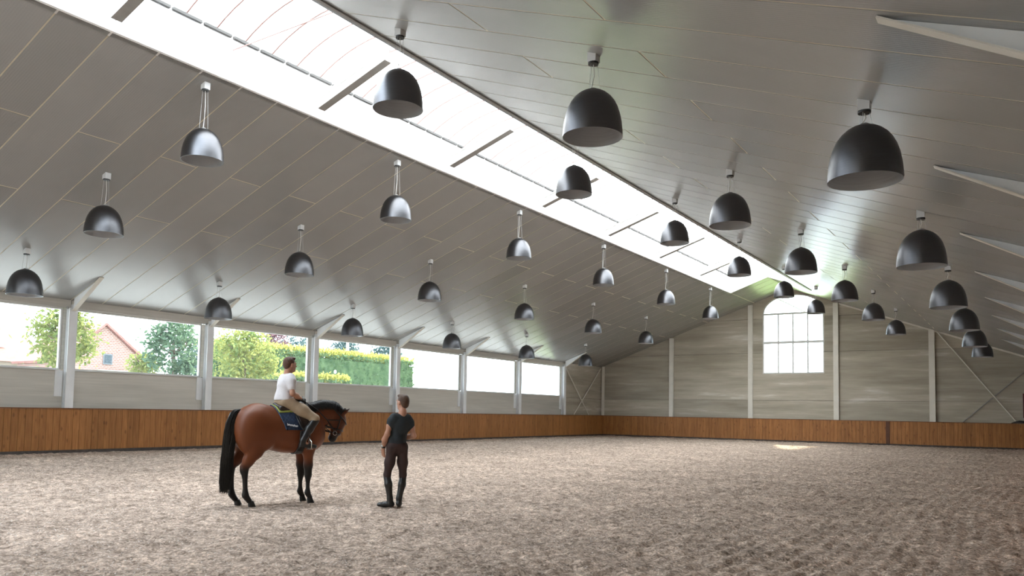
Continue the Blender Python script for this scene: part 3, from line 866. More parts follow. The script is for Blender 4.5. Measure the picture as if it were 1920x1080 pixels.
kr = empty('kickboard', (.36, 20, 0), 'brown vertical plank kickboard along the right wall, outside the view', 'kickboard')
mb = MB(); yy = YB
while yy < YK - .02:
    mb.box(.36, .39, yy, min(yy + PWD - GAP, YK - .03), .07, HK - .035); yy += PWD
mb.build('plank_run', MAT['plank'], kr)['kind'] = 'stuff'
MB().box(.34, .45, YB, YK - .03, HK - .033, HK).build('cap_rail', MAT['wood_cap'], kr)

# small dark things at the right end of the far wall
hb = empty('hose_cabinet', (-.28, YW - .08, 1.55), 'dark red cabinet on the far wall at the right edge of the view', 'cabinet')
MB().box(-.42, -.10, YW - .17, YW - .002, 1.66, 2.95).build('body', pbr('dark_red_paint', (.10, .012, .012), .5, var=.1), hb)
MB().box(-.40, -.12, YW - .185, YW - .171, 1.70, 2.91).build('door', pbr('dark_red_door', (.12, .014, .014), .45, var=.1), hb)
MB().box(-.38, -.36, YW - .205, YW - .186, 2.20, 2.36).build('handle', MAT['black'], hb)
cl = MB()
for k in range(3):
    cl.tube([(-.95 + .08 * k, YK + .03, HK + .02 + .03 * k), (-.6, YK + .02 + .02 * k, HK + .07 + .02 * k), (-.15, YK + .03, HK + .03 + .03 * k)], [.02, .05, .03], 8)
tag(cl.build('dark_blanket', MAT['black'], None, True), 'dark bundled blanket lying on the far kickboard at the right edge', 'blanket')
# ------------------------------------------------------------------ pendant lamps
LAMPS = {
'row left of the skylight': [(-14.94, 10.35, 6.8), (-14.91, 16.57, 6.83), (-14.9, 22.97, 6.85), (-14.89, 29.48, 6.85), (-14.82, 36.1, 6.86), (-14.82, 42.46, 6.85)],
'middle left row': [(-18.79, 10.4, 5.62), (-18.78, 16.55, 5.58), (-18.77, 22.85, 5.59), (-18.76, 29.45, 5.6), (-18.73, 35.98, 5.6), (-18.68, 42.51, 5.6)],
'row above the windows': [(-22.76, 10.51, 4.41), (-22.76, 16.63, 4.43), (-22.76, 22.9, 4.42), (-22.75, 29.42, 4.41), (-22.72, 35.96, 4.38), (-22.67, 42.61, 4.36)],
'row right of the skylight': [(-9.26, 10.27, 6.79), (-9.23, 16.64, 6.8), (-9.22, 23.12, 6.83), (-9.2, 29.57, 6.82), (-9.18, 35.98, 6.83), (-9.2, 42.34, 6.82)],
'middle right row': [(-5.33, 10.15, 5.55), (-5.39, 16.68, 5.6), (-5.43, 23.14, 5.6), (-5.44, 29.48, 5.61), (-5.49, 35.83, 5.61), (-5.47, 42.23, 5.58)],
'rightmost row': [(-1.69, 10.51, 4.45), (-1.72, 16.82, 4.41), (-1.77, 23.25, 4.4), (-1.8, 29.52, 4.41), (-1.85, 35.91, 4.38), (-1.88, 42.23, 4.4)]}
LR, LH = .442, .715
prof = [(0, .11), (.012, .195), (.05, .345), (.10, .48), (.18, .625), (.28, .745), (.40, .84), (.54, .912), (.70, .962), (.85, .988), (1.0, 1.0)]
def rz_lamp(s=1.0, dz=0.0): return [(r * LR * s, (1 - t) * LH * (1 if s == 1 else .985) + dz) for t, r in prof]
shade_mb = MB().lathe(rz_lamp(), n=48)
shade_mb.f = shade_mb.f[:-1]          # open mouth
rim = len(shade_mb.v) - 48
inner_mb = MB().lathe(rz_lamp(.975), n=48); inner_mb.f = inner_mb.f[:-1]
shade_mb.lathe([(LR, 0), (LR * .975, 0)], n=48); shade_mb.f = shade_mb.f[:-2]
me_shade = bpy.data.meshes.new('shade'); me_shade.from_pydata(shade_mb.v, [], shade_mb.f); me_shade.update(); me_shade.materials.append(MAT['lamp'])
me_in = bpy.data.meshes.new('reflector'); me_in.from_pydata(inner_mb.v, [], [tuple(reversed(f)) for f in inner_mb.f]); me_in.update(); me_in.materials.append(MAT['lamp_in'])
for me in (me_shade, me_in): me.polygons.foreach_set('use_smooth', [True] * len(me.polygons))
cap_mb = MB().lathe([(0.0, LH + .016), (.05, LH + .016), (.06, LH + .004), (.06, LH - .01), (0, LH - .01)], n=20)
me_cap = bpy.data.meshes.new('top_cap'); me_cap.from_pydata(cap_mb.v, [], cap_mb.f); me_cap.update(); me_cap.materials.append(MAT['wire'])
bl = MB().lathe([(0.0, .21), (.045, .225), (.06, .27), (.045, .32), (.03, .37), (.03, .50), (0, .50)], n=16)
me_bulb = bpy.data.meshes.new('bulb'); me_bulb.from_pydata(bl.v, [], bl.f); me_bulb.update(); me_bulb.materials.append(pbr('frosted_bulb', (.55, .55, .53), .5, var=.02))
for rname, pts in LAMPS.items():
    for k, (x, y, z) in enumerate(pts):
        nth = 'nearest lamp' if k == 0 else ('farthest lamp' if k == 5 else ORD[k] + ' lamp from the camera')
        L_ = empty('pendant_lamp', (x, y, z), 'black dome lamp, %s in the %s' % (nth, rname), 'pendant lamp', 'dome pendant lamps under the roof')
        for nm, me in (('shade', me_shade), ('reflector', me_in), ('top_cap', me_cap), ('bulb', me_bulb)):
            o = bpy.data.objects.new(nm, me); COL.objects.link(o); o.parent = L_
        h = .070; t = .13
        zc_ = [zceil(x + sx * h) - z for sx in (-1, 1)]
        zbot = min(zc_) - t
        cb = MB()
        cb.v = [(-h, -h, zbot + .03), (h, -h, zbot + .03), (h, h, zbot + .03), (-h, h, zbot + .03), (-h, -h, zc_[0]), (h, -h, zc_[1]), (h, h, zc_[1]), (-h, h, zc_[0])]
        cb.f = [(0, 3, 2, 1), (4, 5, 6, 7), (0, 1, 5, 4), (1, 2, 6, 5), (2, 3, 7, 6), (3, 0, 4, 7)]
        can = cb.build('canopy', MAT['canopy'], L_, local=True)
        MB().lathe([(0, zbot), (.078, zbot), (.078, zbot + .03), (0, zbot + .03)], n=20).build('canopy_base', MAT['black'], can, local=True)
        for a in (0.4, 2.5, 4.6):
            MB().tube([(.06 * math.cos(a), .06 * math.sin(a), zbot + .005), (.10 * math.cos(a), .10 * math.sin(a), LH - .02)], .0028, 5).build('suspension_wire', MAT['wire'], L_, local=True)
        dzc = zbot - LH
        MB().tube([(0, 0, zbot + .005), (.015, .01, LH + dzc * .6), (-.02, .015, LH + dzc * .25), (-.03, 0, LH)], .0065, 6).build('power_cord', MAT['cord'], L_, local=True)
# ------------------------------------------------------------------ outside: lawn, hedge, trees, houses
MAT['lawn'] = pbr('sunny_lawn', (0.19, 0.27, 0.08), .9, var=.25, scale=.6)
MAT['gravel'] = pbr('pale_gravel_yard', (0.42, 0.43, 0.44), .9, var=.1, scale=.6)
yard = mesh_obj('gravel_yard', [(-160, -80, -.2), (90, -80, -.2), (90, 52, -.2), (-160, 52, -.2)], [(0, 1, 2, 3)], MAT['gravel'])
tag(yard, 'pale gravel yard outside along the riding hall', kind='structure')
lawn = mesh_obj('lawn', [(-160, 52, -.25), (90, 52, -.25), (90, 170, -.25), (-160, 170, -.25)], [(0, 1, 2, 3)], MAT['lawn'])
tag(lawn, 'green lawn outside around the riding hall', kind='structure')
MAT['bark'] = pbr('tree_bark', (.16, .12, .09), .9, var=.3, scale=8)
def leaves(n, centre, rad, size, fill=.75, box=False):
    if box:
        P = RNG.uniform(-1, 1, (n, 3))
        ax = RNG.integers(0, 3, n); sg = RNG.choice([-1, 1], n)
        P[np.arange(n), ax] = sg * RNG.uniform(.85, 1.0, n)
    else:
        D = RNG.normal(size=(n, 3)); D /= np.linalg.norm(D, axis=1)[:, None]
        P = D * (RNG.random(n) ** (1 / 3) * (1 - fill) + fill)[:, None] * RNG.uniform(.6, 1.05, n)[:, None]
        # clumps
        cl_ = RNG.normal(size=(22, 3)); cl_ /= np.linalg.norm(cl_, axis=1)[:, None]; cl_ *= .68
        w = RNG.integers(0, 22, n); m = RNG.random(n) < .75
        P[m] = cl_[w[m]] + RNG.normal(size=(m.sum(), 3)) * .20
    P = P * np.array(rad) + np.array(centre)
    T = RNG.normal(size=(n, 3)); T /= np.linalg.norm(T, axis=1)[:, None]
    U = np.cross(T, RNG.normal(size=(n, 3))); U /= np.linalg.norm(U, axis=1)[:, None]
    s = size * RNG.uniform(.6, 1.3, n)[:, None]
    V = np.stack([P - T * s, P - U * s * .5, P + T * s, P + U * s * .5], 1).reshape(-1, 3)
    return V, np.arange(4 * n).reshape(-1, 4)
def tree(name, loc, h, rad, crown_z, mat, label, n=2600, size=.13, cat='tree', group=None):
    t = empty(name, (loc[0], loc[1], -.2), label, cat, group)
    V, Q_ = leaves(n, (0, 0, crown_z + .2), rad, size)
    np_mesh('crown', V, Q_, mat, t, False)
    tr = MB().tube([(0, 0, -.05), (.05, .03, crown_z * .5), (0, 0, crown_z + .2), (.05, 0, crown_z + rad[2] * .5)], [.16, .12, .09, .03], 8)
    for a in range(5):
        q = a * 1.3
        tr.tube([(0, 0, crown_z - .2), (rad[0] * .45 * math.cos(q), rad[1] * .45 * math.sin(q), crown_z + .3 + .2 * (a % 3)), (rad[0] * .75 * math.cos(q), rad[1] * .75 * math.sin(q), crown_z + .5 + .3 * (a % 3))], [.06, .04, .015], 6)
    tr.build('trunk', MAT['bark'], t, True, local=True)
    return t
lm = {'olive': leaf_mat('leaf_olive', (0.247, 0.264, 0.091), (0.099, 0.140, 0.046)), 'green': leaf_mat('leaf_green', (0.140, 0.206, 0.124), (0.058, 0.102, 0.069)), 'yellow': leaf_mat('leaf_yellow', (0.330, 0.330, 0.107), (0.140, 0.198, 0.074)),
      'dark': leaf_mat('leaf_dark', (0.099, 0.148, 0.148), (0.043, 0.074, 0.079)), 'red': leaf_mat('leaf_red', (0.198, 0.107, 0.124), (0.091, 0.053, 0.063)), 'hedge': leaf_mat('leaf_hedge', (0.157, 0.231, 0.116), (0.074, 0.129, 0.066)), 'hedge_sunlit': leaf_mat('leaf_hedge_sunlit', (0.429, 0.412, 0.116), (0.264, 0.272, 0.074))}
tree('broadleaf_tree', (-40, 20.4), 6, (1.6, 1.65, 1.75), 4.75, lm['olive'], 'olive green tree seen through the first left windows, in front of the brick house')
tree('broadleaf_tree', (-38, 25.1), 6, (1.5, 1.65, 1.75), 4.55, lm['green'], 'grey green tree at the right end of the second left window')
tree('broadleaf_tree', (-40, 31.2), 6, (1.7, 2.5, 1.9), 4.55, lm['yellow'], 'yellow green tree filling the left half of the third left window', n=4200)
tree('copper_tree', (-53, 44.3), 8, (1.4, 1.5, 1.6), 6.6, lm['red'], 'dark red leaved tree behind the hedge in the third left window', n=1800)
for k, (yy, hh) in enumerate(((40.5, 6.9), (50.3, 8.2), (56.3, 8.6), (62.3, 8.5))):
    tree('evergreen_tree', (-57, yy), 9, (1.6, 2.4, 2.3), hh - 2.0, lm['dark'], ['dark evergreen tree at the left edge of the third left window', 'dark evergreen behind the hedge, leftmost in the fourth left window', 'dark evergreen behind the hedge, middle of the fourth left window', 'dark evergreen behind the hedge, right part of the fourth left window'][k], n=2200, size=.16, group='evergreens behind the hedge')
tree('garden_shrub', (-50, 30.8), 5, (1.0, 1.3, .9), 4.2, lm['olive'], 'small yellow green shrub right of the brick house', n=1200, cat='shrub')
def hedge(x, y0, y1, z1, th, label, n):
    hd = empty('clipped_hedge', (x, (y0 + y1) / 2, -.25), label, 'hedge')
    zc_ = (z1 + .25) / 2
    V, Q_ = leaves(n, (0, 0, zc_), (th, (y1 - y0) / 2, zc_), .13, box=True)
    np_mesh('foliage', V, Q_, lm['hedge'], hd, False)
    nt_ = n // 2
    V, Q_ = leaves(nt_, (0, 0, z1 + .30), (th * 1.05, (y1 - y0) / 2, .38), .13, fill=.2)
    V2 = V.reshape(-1, 4, 3).copy(); sh = RNG.uniform(-(y1 - y0) / 2, (y1 - y0) / 2, nt_); V2[:, :, 1] = V2[:, :, 1] * .15 + sh[:, None]
    np_mesh('sunlit_top', V2.reshape(-1, 3), Q_, lm['hedge_sunlit'], hd, False)  # sunlight on the hedge top put into the leaf colour
    MB().box(-th * .8, th * .8, -(y1 - y0) / 2 + .1, (y1 - y0) / 2 - .1, .02, z1 * .97).build('inner_branches', lm['hedge'], hd, local=True)
hedge(-44, 31.5, 51.0, 5.55, .7, 'tall green hedge with a painted sunlit yellow top behind the third and fourth left windows', 16000)
hedge(-36, 30.5, 35.9, 3.25, .4, 'low clipped hedge along the sill of the fourth left window', 3000)
pl = empty('lamp_post', (-46, 45.8, -.25), 'white pole standing behind the tall hedge', 'pole')
MB().tube([(-46, 45.8, -.25), (-46, 45.8, 7.6)], .11, 10).build('pole', MAT['white_curb'], pl)
MB().lathe([(0, 7.95), (.14, 7.9), (.2, 7.7), (.16, 7.6), (0, 7.6)], (-46, 45.8, 0), 12).build('lantern', MAT['white_curb'], pl)

# brick house with gable end, red roofed house beside it
def brick_mat():
    m, nt, out = new_mat('red_brick')
    L = nt.links.new
    b = N(nt, 'ShaderNodeBsdfPrincipled'); b.inputs['Roughness'].default_value = .9
    geo = N(nt, 'ShaderNodeNewGeometry'); sx = N(nt, 'ShaderNodeSeparateXYZ'); L(geo.outputs['Position'], sx.inputs[0])
    ad = N(nt, 'ShaderNodeMath', operation='ADD'); L(sx.outputs['X'], ad.inputs[0]); L(sx.outputs['Y'], ad.inputs[1])
    cb = N(nt, 'ShaderNodeCombineXYZ'); L(ad.outputs[0], cb.inputs[0]); L(sx.outputs['Z'], cb.inputs[1])
    bt = N(nt, 'ShaderNodeTexBrick'); bt.inputs['Scale'].default_value = 1.7
    bt.inputs['Color1'].default_value = (.25, .13, .10, 1); bt.inputs['Color2'].default_value = (.21, .105, .08, 1); bt.inputs['Mortar'].default_value = (.42, .38, .34, 1)
    L(cb.outputs[0], bt.inputs['Vector']); L(bt.outputs['Color'], b.inputs['Base Color']); L(b.outputs[0], out.inputs[0])
    return m
BR = brick_mat(); RT = pbr('red_roof_tile', (.24, .11, .09), .8, var=.2, scale=3)
PLASTER = pbr('cream_plaster', (.30, .27, .21), .9, var=.04)
bh = empty('brick_house', (-68, 36.7, -.25), 'red brick house with a pointed gable end beyond the second left window', 'house')
MB().prism([(-65, 33.0, -.25), (-65, 40.6, -.25), (-65, 40.6, 4.9), (-65, 36.5, 8.1), (-65, 33.0, 5.0)], (-7, 0, 0)).build('wall', BR, bh)
rf = MB()
rf.prism([(-64.7, 40.9, 4.72), (-64.7, 36.5, 8.15), (-64.7, 36.5, 8.35), (-64.7, 41.0, 4.9)], (-7.6, 0, 0)).prism([(-64.7, 32.7, 4.8), (-64.7, 36.5, 8.15), (-64.7, 36.5, 8.35), (-64.7, 32.6, 4.98)], (-7.6, 0, 0))
rf.build('roof', RT, bh)
wdw = MB().box(-65.02, -64.93, 36.45, 37.25, 4.85, 5.75).build('window', pbr('grey_window_frame', (.12, .13, .14), .5), bh)
MB().box(-64.925, -64.90, 36.55, 37.15, 4.95, 5.65).build('pane', pbr('dark_pane', (.06, .075, .085), .2), bh)
MB().box(-65.3, -64.6, 36.0, 41.2, 4.25, 4.38).build('porch_roof', PLASTER, bh)
rh_ = empty('red_roof_house', (-78, 31, -.25), 'cream house with a sloping red roof at the left edge', 'house')
MB().box(-82, -75, 25, 36.0, -.25, 5.2).build('wall', PLASTER, rh_)
MB().prism([(-74.6, 25, 5.1), (-78.5, 25, 8.6), (-82.4, 25, 5.1)], (0, 11.3, 0)).build('roof', RT, rh_)
for k, yy in enumerate((31.5, 33.2)):
    c = Vector((-76.3, yy, 6.75)); d = Vector((-3.9, 0, 3.5)).normalized(); nrm = Vector((3.5, 0, 3.9)).normalized()
    q = [c + d * a + Vector((0, b, 0)) + nrm * .02 for a, b in ((-.6, -.45), (-.6, .45), (.6, .45), (.6, -.45))]
    MB().prism(q, nrm * .06).build('roof_window', MAT['frame'], rh_)
# ------------------------------------------------------------------ smooth-blend solids -> one continuous surface
class Field:
    """union of round cones and ellipsoids with smooth blending, meshed by surface nets"""
    def __init__(self): self.pr = []; self.cut = []
    def cone(self, a, b, r1, r2=None, k=.03, sc=(1, 1, 1)):
        self.pr.append(('c', np.array(a, float), np.array(b, float), r1, r1 if r2 is None else r2, k, np.array(sc, float))); return self
    def chain(self, pts, rs, k=.03, sc=(1, 1, 1)):
        for i in range(len(pts) - 1): self.cone(pts[i], pts[i + 1], rs[i], rs[i + 1], k, sc)
        return self
    def ell(self, c, r, k=.05, rot=0.0, ax='y'):
        self.pr.append(('e', np.array(c, float), np.array(r, float), rot, ax, k)); return self
    def grow(self, d):
        f = Field(); f.cut = list(self.cut)
        for p in self.pr:
            if p[0] == 'c': f.pr.append(('c', p[1], p[2], p[3] + d, p[4] + d, p[5], p[6]))
            else: f.pr.append(('e', p[1], p[2] + d, p[3], p[4], p[5]))
        return f
    def clip(self, nrm, d):
        """keep nrm.p <= d"""
        self.cut.append((np.array(nrm, float), d)); return self
    @staticmethod
    def _d(p, X, Y, Z):
        if p[0] == 'c':
            _, a, b, r1, r2, k, sc = p
            ab = (b - a) / sc; L2 = float(ab @ ab) + 1e-12
            px, py, pz = (X - a[0]) / sc[0], (Y - a[1]) / sc[1], (Z - a[2]) / sc[2]
            t = np.clip((px * ab[0] + py * ab[1] + pz * ab[2]) / L2, 0, 1)
            return (np.sqrt((px - t * ab[0]) ** 2 + (py - t * ab[1]) ** 2 + (pz - t * ab[2]) ** 2) - (r1 + (r2 - r1) * t)) * min(1, sc.min())
        _, c, r, rot, ax, k = p
        px, py, pz = X - c[0], Y - c[1], Z - c[2]
        if rot:
            cs, sn = math.cos(rot), math.sin(rot)
            if ax == 'y': px, pz = cs * px + sn * pz, -sn * px + cs * pz
            elif ax == 'x': py, pz = cs * py + sn * pz, -sn * py + cs * pz
            else: px, py = cs * px + sn * py, -sn * px + cs * py
        k0 = np.sqrt((px / r[0]) ** 2 + (py / r[1]) ** 2 + (pz / r[2]) ** 2)
        k1 = np.sqrt((px / r[0] ** 2) ** 2 + (py / r[1] ** 2) ** 2 + (pz / r[2] ** 2) ** 2) + 1e-9
        return k0 * (k0 - 1) / k1
    @staticmethod
    def _smin(a, b, k):
        h = np.maximum(k - np.abs(a - b), 0) / k
        return np.minimum(a, b) - h * h * k * .25
    def at(self, P):
        P = np.asarray(P, float); D = np.full(P.shape[:-1], 1.0)
        for p in self.pr: D = self._smin(D, self._d(p, P[..., 0], P[..., 1], P[..., 2]), p[5] if p[0] == 'e' or True else 0.03)
        return D
    def _bounds(self, p):
        if p[0] == 'c':
            m = max(p[3], p[4]) * p[6]
            return np.minimum(p[1], p[2]) - m, np.maximum(p[1], p[2]) + m
        m = p[2].max() if p[3] else p[2]
        return p[1] - m, p[1] + m
    def mesh(self, h, noise=None):
        B = [self._bounds(p) for p in self.pr]
        lo = np.min([b[0] for b in B], 0) - 3 * h - .01; hi = np.max([b[1] for b in B], 0) + 3 * h + .01
        n = np.ceil((hi - lo) / h).astype(int) + 1
        ax = [lo[i] + h * np.arange(n[i]) for i in range(3)]
        F = np.full(n, 1.0, np.float32)
        for p, (bl, bh) in zip(self.pr, B):
            kk = p[5] if p[0] == 'e' else p[5]
            m = kk + 3 * h
            s0 = np.maximum(((bl - m - lo) / h).astype(int), 0); s1 = np.minimum(((bh + m - lo) / h).astype(int) + 2, n)
            sl = tuple(slice(a, b) for a, b in zip(s0, s1))
            X = ax[0][sl[0]][:, None, None]; Y = ax[1][sl[1]][None, :, None]; Z = ax[2][sl[2]][None, None, :]
            F[sl] = self._smin(F[sl], self._d(p, X, Y, Z), kk)
        for nrm, d in self.cut:
            F = np.maximum(F, (ax[0][:, None, None] * nrm[0] + ax[1][None, :, None] * nrm[1] + ax[2][None, None, :] * nrm[2]) - d)
        return surface_nets(F, lo, h)

def surface_nets(F, lo, h):
    S = F < 0
    c = [S[i:S.shape[0] - 1 + i, j:S.shape[1] - 1 + j, k:S.shape[2] - 1 + k] for i in (0, 1) for j in (0, 1) for k in (0, 1)]
    cnt = np.zeros(c[0].shape, np.uint8)
    for q in c: cnt += q
    act = np.argwhere((cnt > 0) & (cnt < 8))
    ci = -np.ones(cnt.shape, np.int64); ci[tuple(act.T)] = np.arange(len(act))
    acc = np.zeros((len(act), 3)); num = np.zeros(len(act))
    cor = [(i, j, k) for i in (0, 1) for j in (0, 1) for k in (0, 1)]
    vals = {q: F[act[:, 0] + q[0], act[:, 1] + q[1], act[:, 2] + q[2]].astype(float) for q in cor}
    for a in cor:
        for d in range(3):
            if a[d] == 0:
                b = list(a); b[d] = 1; b = tuple(b)
                va, vb = vals[a], vals[b]; m = (va < 0) != (vb < 0)
                t = np.where(m, va / np.where(m, va - vb, 1), 0)
                for e in range(3): acc[:, e] += np.where(m, a[e] + (t if e == d else 0), 0)
                num += m
    V = (act + acc / num[:, None]) * h + lo
    quads = []
    for d in range(3):
        e, g = [(1, 2), (2, 0), (0, 1)][d]
        A = np.take(S, range(S.shape[d] - 1), d); Bq = np.take(S, range(1, S.shape[d]), d)
        ed = np.argwhere(A != Bq)
        ok = (ed[:, e] > 0) & (ed[:, g] > 0) & (ed[:, e] < S.shape[e] - 1) & (ed[:, g] < S.shape[g] - 1)
        ed = ed[ok]
        ins = S[tuple(ed.T)]
        def cell(de, dg):
            q = ed.copy(); q[:, e] += de; q[:, g] += dg; return ci[tuple(q.T)]
        q = np.stack([cell(-1, -1), cell(0, -1), cell(0, 0), cell(-1, 0)], 1)
        q[~ins] = q[~ins][:, ::-1]
        quads.append(q)
    return V, np.concatenate(quads)

def smooth_v(V, Q, it=2, w=.5):
    for _ in range(it):
        acc = np.zeros_like(V); n = np.zeros(len(V))
        for a, b in ((0, 1), (1, 2), (2, 3), (3, 0)):
            np.add.at(acc, Q[:, a], V[Q[:, b]]); np.add.at(n, Q[:, a], 1)
            np.add.at(acc, Q[:, b], V[Q[:, a]]); np.add.at(n, Q[:, b], 1)
        V = V * (1 - w) + w * acc / np.maximum(n, 1)[:, None]
    return V

def solid(name, field, h, mat, parent, it=2, coat=None):
    V, Q_ = field.mesh(h)
    V = smooth_v(V, Q_, it)
    o = np_mesh(name, V, Q_, mat, parent, True)
    if coat is not None:
        C4 = np.ones((len(V), 4), np.float32); C4[:, :3] = coat(V)
        at = o.data.color_attributes.new('coat', 'FLOAT_COLOR', 'POINT')
        at.data.foreach_set('color', C4.ravel())
    return o

def sstep(x, a, b):
    t = np.clip((x - a) / (b - a), 0, 1); return t * t * (3 - 2 * t)

# ------------------------------------------------------------------ horse (local axes: x forward, y left, z up)
HC, HROT = (-10.02, 8.50, -0.012), math.atan2(0.94770, 0.31917)
horse = empty('horse', HC, 'bay horse with black legs, mane and tail standing with its neck arched', 'horse')
horse.rotation_euler = (0, 0, HROT)
hf = Field()
# trunk
hf.ell((.16, 0, 1.135), (.53, .285, .345), .10, rot=-.06)
hf.ell((-.36, 0, 1.215), (.37, .275, .335), .12, rot=.12)
hf.ell((-.48, 0, 1.17), (.22, .235, .30), .10)
hf.ell((.46, 0, 1.14), (.30, .235, .32), .12)
hf.ell((.58, 0, 1.06), (.19, .205, .22), .10)
hf.cone((.15, 0, 1.36), (.44, 0, 1.46), .11, .085, .16)
hf.cone((-.35, 0, 1.42), (.10, 0, 1.36), .12, .12, .12)
hf.ell((-.16, 0, 1.15), (.28, .26, .25), .12)
for s in (-1, 1):
    hf.ell((.47, s * .15, 1.10), (.17, .10, .27), .10, rot=-.35)        # shoulder
    hf.ell((-.40, s * .15, 1.16), (.25, .14, .28), .10, rot=.2)         # thigh
    hf.ell((-.50, s * .13, 1.05), (.165, .12, .26), .10, rot=-.1)        # buttock
    hf.ell((-.25, s * .165, .99), (.10, .085, .14), .08)                  # stifle
# neck and head
hf.chain([(.40, 0, 1.20), (.60, 0, 1.34), (.77, 0, 1.43), (.92, 0, 1.445), (1.03, 0, 1.385)], [.255, .212, .165, .130, .105], .07, sc=(1, .62, 1))
hf.chain([(1.03, 0, 1.37), (1.05, 0, 1.29), (1.015, 0, 1.17), (.955, 0, 1.045)], [.105, .112, .085, .066], .05, sc=(1, .72, 1))
hf.ell((.985, 0, 1.265), (.095, .075, .095), .05)                        # jowl
hf.ell((.938, 0, 1.012), (.050, .046, .050), .06, rot=.3)                         # muzzle
hf.cone((1.095, 0, 1.36), (1.035, 0, 1.12), .035, .03, .05, sc=(1, 1.2, 1))
for s in (-1, 1):
    hf.cone((1.075, s * .058, 1.30), (1.06, s * .058, 1.27), .020, .018, .03)   # brow
    hf.cone((.945, s * .04, 1.005), (.93, s * .045, .995), .012, .010, .02)     # nostril wing
    hf.chain([(1.07, s * .05, 1.42), (1.135, s * .062, 1.465), (1.21, s * .066, 1.515)], [.034, .032, .007], .025, sc=(1, .75, 1))
# legs
def foreleg(s, dx, dk=0):
    y = s * .135
    hf.chain([(.46 + dx * .3, y, 1.02), (.45 + dx * .6, y, .86), (.445 + dx, y, .60), (.45 + dx, y, .47)], [.125, .098, .066, .052], .05, sc=(1, .85, 1))
    hf.chain([(.45 + dx, y, .49), (.45 + dx, y, .43), (.448 + dx, y, .36)], [.050, .051, .036], .03)
    hf.chain([(.448 + dx, y, .38), (.45 + dx, y, .20), (.448 + dx, y, .165), (.462 + dx, y, .13), (.495 + dx, y, .08)], [.034, .033, .045, .037, .040], .025)
def hindleg(s, dx):
    y = s * .145
    hf.chain([(-.35, y, 1.0), (-.40 + dx * .4, y, .84), (-.50 + dx * .8, y, .69), (-.555 + dx, y, .575)], [.165, .118, .080, .056], .05, sc=(1, .8, 1))
    hf.chain([(-.60 + dx, y, .615), (-.562 + dx, y, .54), (-.548 + dx, y, .46)], [.026, .052, .041], .04)
    hf.chain([(-.548 + dx, y, .50), (-.53 + dx, y, .22), (-.528 + dx, y, .17), (-.505 + dx, y, .13), (-.465 + dx, y, .08)], [.041, .037, .050, .041, .044], .025)
foreleg(-1, .03); foreleg(1, .02)
hindleg(-1, .0); hindleg(1, -.11)
hf.chain([(-.58, 0, 1.39), (-.66, 0, 1.40), (-.71, 0, 1.33)], [.055, .042, .030], .06)
def bay(V):
    x, y, z = V.T
    base = np.array([.175, .050, .016]); dark = np.array([.075, .022, .010]); blk = np.array([.012, .010, .009])
    n1 = vnoise(V[:, 0] + 5, V[:, 2] + 5 + V[:, 1], .22, 21)
    f = np.clip(.22 * n1 + .25 * sstep(x, .45, .95), 0, 1)
    f = np.maximum(f, .75 * sstep(x, .80, 1.0))
    c = base[None] * (1 - f[:, None]) + dark[None] * f[:, None]
    hind = x < 0
    top = np.where(hind, .70, .74); bot = np.where(hind, .52, .54)
    leg = 1 - sstep(z, bot, top)
    leg = np.where((z < .80), leg, 0)
    muz = sstep(1.16 - z, .0, .14) * (x > .84)
    ear = sstep(z, 1.46, 1.50) * (x > 1.03)
    b = np.maximum(np.maximum(leg, muz), ear * .8)[:, None]
    return c * (1 - b) + blk[None] * b
MAT['coat'] = attr_mat('bay_coat', .45, .32, .06)
MAT['hair_black'] = pbr('black_horse_hair', (.012, .011, .011), .42, var=.3, scale=30)
solid('body', hf, .0125, MAT['coat'], horse, 2, bay)
MAT['hoof'] = pbr('dark_hoof', (.010, .009, .008), .7, var=.3)
for (x, s) in ((.525, -1), (.515, 1), (-.435, -1), (-.545, 1)):
    y = s * (.135 if x > 0 else .145)
    hb_ = MB().lathe([(.0, -.012), (.057, -.012), (.056, .0), (.045, .070), (.036, .080), (0, .080)], (0, 0, 0), 18)
    hb_.v = [(x + a + (.014 - .28 * c), y + b * .92, c) for a, b, c in hb_.v]
    hb_.build('hoof', MAT['hoof'], horse, True, local=True)
for s in (-1, 1):
    e = MB().lathe([(0, -.017), (.012, -.013), (.017, 0), (.012, .013), (0, .017)], (1.066, s * .070, 1.285), 12).build('eye', MAT['black'], horse, True, local=True)

def ray_r(field, C, D, rmax=.6, n=90):
    """outermost surface distance from centres C along unit directions D"""
    C = np.asarray(C, float); D = np.asarray(D, float)
    t = np.linspace(rmax, 0.0, n)
    P = C[:, None, :] + D[:, None, :] * t[None, :, None]
    v = field.at(P) < 0
    i = np.argmax(v, 1)
    return t[i]
def strands(paths, rad):
    """paths (n,m,3) -> three-sided tapered hairs in one mesh"""
    n, m, _ = paths.shape
    T = np.gradient(paths, axis=1); T /= np.linalg.norm(T, axis=2)[..., None] + 1e-9
    A = np.cross(T, np.array([.31, .83, .46])); A /= np.linalg.norm(A, axis=2)[..., None] + 1e-9
    Bv = np.cross(T, A)
    V = np.zeros((n, m, 3, 3)); r = rad * np.linspace(1, .25, m)[None, :, None]
    for k in range(3):
        a = 2 * math.pi * k / 3
        V[:, :, k] = paths + (A * math.cos(a) + Bv * math.sin(a)) * r
    idx = np.arange(n * m * 3).reshape(n, m, 3)
    Q_ = []
    for k in range(3):
        j = (k + 1) % 3
        Q_.append(np.stack([idx[:, :-1, k], idx[:, :-1, j], idx[:, 1:, j], idx[:, 1:, k]], -1).reshape(-1, 4))
    return V.reshape(-1, 3), np.concatenate(Q_)
